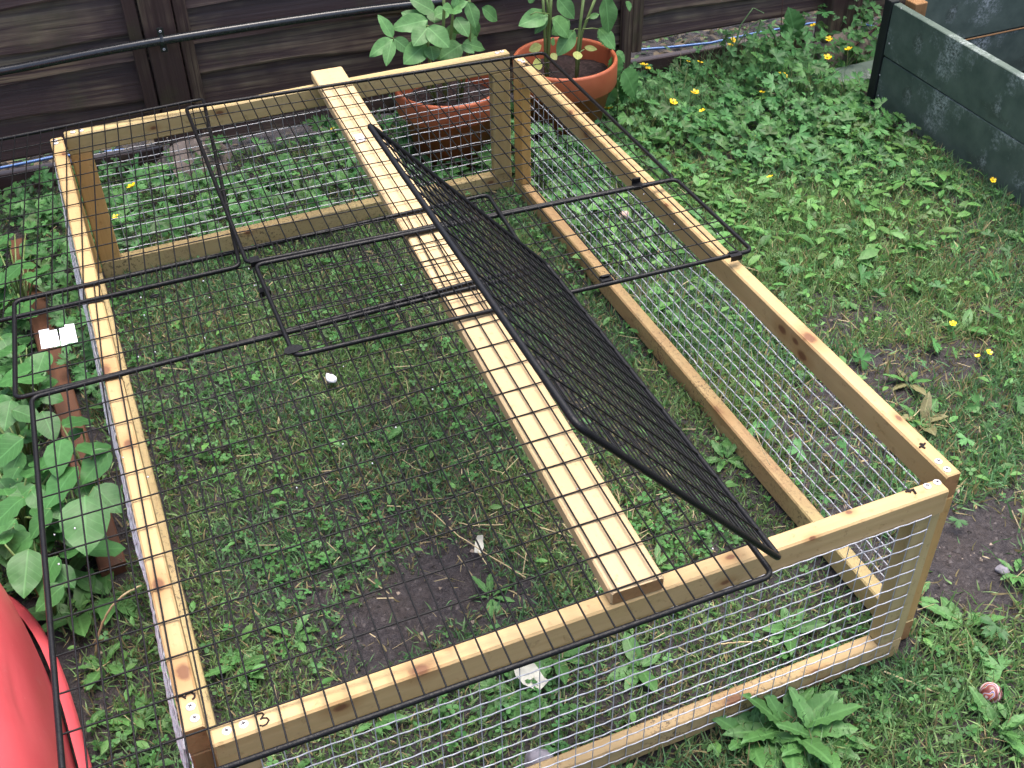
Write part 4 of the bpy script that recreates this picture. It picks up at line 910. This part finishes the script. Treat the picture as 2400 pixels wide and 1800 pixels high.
# straw, dead stalks
def sdn(x, y): return np.clip(.05 + .9*np.exp(-((x - .80)/.20)**2 - ((y - .55)/.30)**2) + .30*np.exp(-((x - .45)/.25)**2 - ((y - .85)/.3)**2) + .15*soilmask(x, y), 0, 1)
x, y = sample(5200, -.3, 2.6, -.5, 2.2, sdn); n = len(x)
TS = [(-.5, -.5, 0), (.5, -.5, 0), (.5, .5, .02), (-.5, .5, .02)]; FS = [(0, 1, 2), (0, 2, 3)]
L = rng.uniform(.012, .06, n)*np.where(rng.random(n) < .1, 1.8, 1)
col = np.array([.50, .41, .25])*rng.uniform(.4, 1.2, (n, 1))
scatter('dry_straw', TS, FS, x, y, gz(x, y) + rng.uniform(.010, .026, n), np.stack([L, rng.uniform(.0009, .0020, n), L], -1), rng.uniform(0, 6.28, n), rng.uniform(-.3, .3, n), rng.uniform(0, 6.28, n), col, M['grass'], 'loose dry straw and dead stalks on the grass', 'straw')
# soil crumbs
def crd(x, y): return np.clip(soilmask(x, y)*.9 + .03, 0, 1)
x, y = sample(60000, -.5, 2.6, -.5, 2.2, crd); n = len(x)
TC = [(1, 0, 0), (-.5, .85, .1), (-.5, -.85, 0), (.1, .1, 1.0)]; FC = [(0, 1, 3), (1, 2, 3), (2, 0, 3)]
col = np.array([.052, .045, .047])*rng.uniform(.25, 2.2, (n, 1)); pale = rng.random(n) < .04; col[pale] = np.array([.30, .24, .20])*rng.uniform(.6, 1.3, (pale.sum(), 1))
scatter('soil_crumbs', TC, FC, x, y, gz(x, y) - .0005, (.0010 + .0058*rng.random(n)**2.5)*np.where(rng.random(n) < .02, 1.9, 1), rng.uniform(0, 6.28, n), rng.uniform(-.3, .3, n), rng.uniform(0, 6.28, n), col, plain_mat('soil_crumb', (.045, .038, .034), .8) if False else M['grass'], 'loose crumbs of dark soil on the bare patches', 'soil')
# leaf litter seen through the gap under the fence
x = rng.uniform(-.6, 3.4, 2600); y = 2.40 - .055*x + rng.uniform(.0, .45, 2600); n = len(x)
col = np.array([.10, .075, .045])*rng.uniform(.3, 1.6, (n, 1)); gk = rng.random(n) < .35; col[gk] = np.array([.06, .13, .04])*rng.uniform(.5, 1.4, (gk.sum(), 1))
scatter('leaf_litter', TO, FO_, x, y, gz(x, y) + rng.uniform(.0, .05, n), rng.uniform(.02, .05, n), rng.uniform(0, 6.28, n), rng.uniform(-.6, .6, n), rng.uniform(0, 6.28, n), col, M['leaf_mix'], 'dead leaves and small weeds behind the fence', 'leaf litter')

# ------------------------------------------------------------------ small single things
def rock(nm, p, sx, sy, sz, mat, label, cat, seed, rz=0):
    bm = bmesh.new(); bmesh.ops.create_icosphere(bm, subdivisions=3, radius=1)
    for v in bm.verts:
        k = 1 + .28*mnoise.noise(v.co*1.4 + Vector((seed, 0, 0))) + .10*mnoise.noise(v.co*4 + Vector((0, seed, 0)))
        v.co = Vector((v.co.x*sx*k, v.co.y*sy*k, v.co.z*sz*k))
    me = bpy.data.meshes.new(nm); bm.to_mesh(me); bm.free(); me.polygons.foreach_set('use_smooth', [True]*len(me.polygons))
    return tag(put(nm, me, M[mat], None, Matrix.Translation(p) @ Matrix.Rotation(rz, 4, 'Z')), label, cat)
def gp_(u, v, dz): p = onz(u, v, dz); p.z = float(gz(p.x, p.y)) + dz; return p
rock('stone', gp_(775, 880, .022), .010, .017, .008, 'stone_white', 'smooth white stone lying on the grass inside the run', 'stone', 2, .3)
rock('stone', gp_(1464, 500, .016), .016, .013, .011, 'stone_pink', 'small pinkish brown stone in the grass by the right wire wall', 'stone', 5)
rock('stone', gp_(1262, 1785, .012), .025, .020, .020, 'stone_grey', 'lumpy grey stone half hidden in weeds behind the front wire', 'stone', 9)
rock('stone', gp_(2350, 1335, .004), .014, .012, .007, 'stone_grey', 'flat grey stone pressed into the bare soil path', 'stone', 12)
bl = bmesh.new(); bmesh.ops.create_uvsphere(bl, u_segments=32, v_segments=20, radius=.0182); me = bpy.data.meshes.new('ball'); bl.to_mesh(me); bl.free(); me.polygons.foreach_set('use_smooth', [True]*len(me.polygons))
p = onz(2321, 1626, .016); p.z = float(gz(p.x, p.y)) + .018; tag(put('bouncy_ball', me, M['marble'], None, Matrix.Translation(p) @ Matrix.Rotation(.9, 4, 'X') @ Matrix.Rotation(2.0, 4, 'Z')), 'small swirled red white and blue rubber ball in the grass', 'ball')
def crumpled(nm, u, v, w_, h_, label, seed, rz=0):
    mb = MB(); n = 7
    for i in range(n + 1):
        for k in range(n + 1):
            x, y = (i/n - .5)*w_, (k/n - .5)*h_; x *= 1 - .55*abs(y/h_)*1.2; z = .010*mnoise.noise(Vector((x*60 + seed, y*60, 1))) + .004*mnoise.noise(Vector((x*160, y*160, seed)))
            mb.v.append((x + .003*mnoise.noise(Vector((x*90, y*90, seed + 4))), y, z))
    for i in range(n):
        for k in range(n): a = i*(n+1) + k; mb.f.append((a, a + n + 1, a + n + 2, a + 1))
    me = mb.mesh(nm, True); tag(put(nm, me, M['paper'], None, Matrix.Translation(gp_(u, v, .028)) @ Matrix.Rotation(rz, 4, 'Z') @ Matrix.Rotation(.35, 4, 'X')), label, 'leaf')
crumpled('dead_leaf', 1122, 1270, .018, .036, 'small bleached dead leaf speared on a dry stalk inside the run', 1, -.5)
crumpled('dead_leaf', 1240, 1578, .042, .066, 'large crumpled pale dead leaf below the front top rail', 2, .5)
def stalk(pts, r, label, mat='straw', nm='dry_stalk'):
    Qs = []
    for k in range(len(pts) - 1):
        for t in (0, .25, .5, .75): Qs.append(pts[k].lerp(pts[k+1], t) + Vector((0, 0, .001*math.sin(k*5 + t*9))))
    Qs.append(pts[-1]); tag(put(nm, MB().tube(Qs, r, 6).mesh(nm, True), M[mat]), label, 'stalk')
stalk([gp_(1010, 1195, .03), gp_(1075, 1252, .032), gp_(1150, 1300, .03), gp_(1232, 1352, .026)], .0011, 'long straight dry stalk crossing the bare soil inside the run')
stalk([gp_(1075, 1222, .03), gp_(1110, 1226, .034), gp_(1180, 1222, .03)], .0011, 'short forked dry stalk beside the bleached leaf')
stalk([onz(330, 1373, .12), onz(295, 1390, .14), onz(262, 1420, .12), onz(240, 1460, .08), onz(228, 1500, .04), onz(224, 1535, .0)], .0020, 'pale arching dead stem leaning on the left wire wall')
stalk([gp_(1675, 1498, .02), gp_(1720, 1494, .022), gp_(1785, 1492, .02)], .0014, 'pale straw lying in the grass behind the front wire')
stalk([onz(1770, 1010, .075), onz(1790, 1060, .068), onz(1805, 1090, .064)], .0009, 'thin pale straw caught on the right bottom rail')
stalk([ony(1980, 125, 2.10), ony(2030, 85, 2.10), ony(2078, 45, 2.08), ony(2100, 20, 2.06)], .0045, 'slanting brown twig leaning behind the green planter', 'twig', 'twig')
stalk([ony(1985, 135, 2.10), ony(2060, 120, 2.08)], .0040, 'horizontal brown twig behind the green planter', 'twig', 'twig')
stalk([ony(1835, -10, 2.18), ony(1832, 40, 2.18), ony(1829, 80, 2.18), ony(1828, 180, 2.18)], .0018, 'thin upright reddish stem against the fence', 'twig', 'twig')
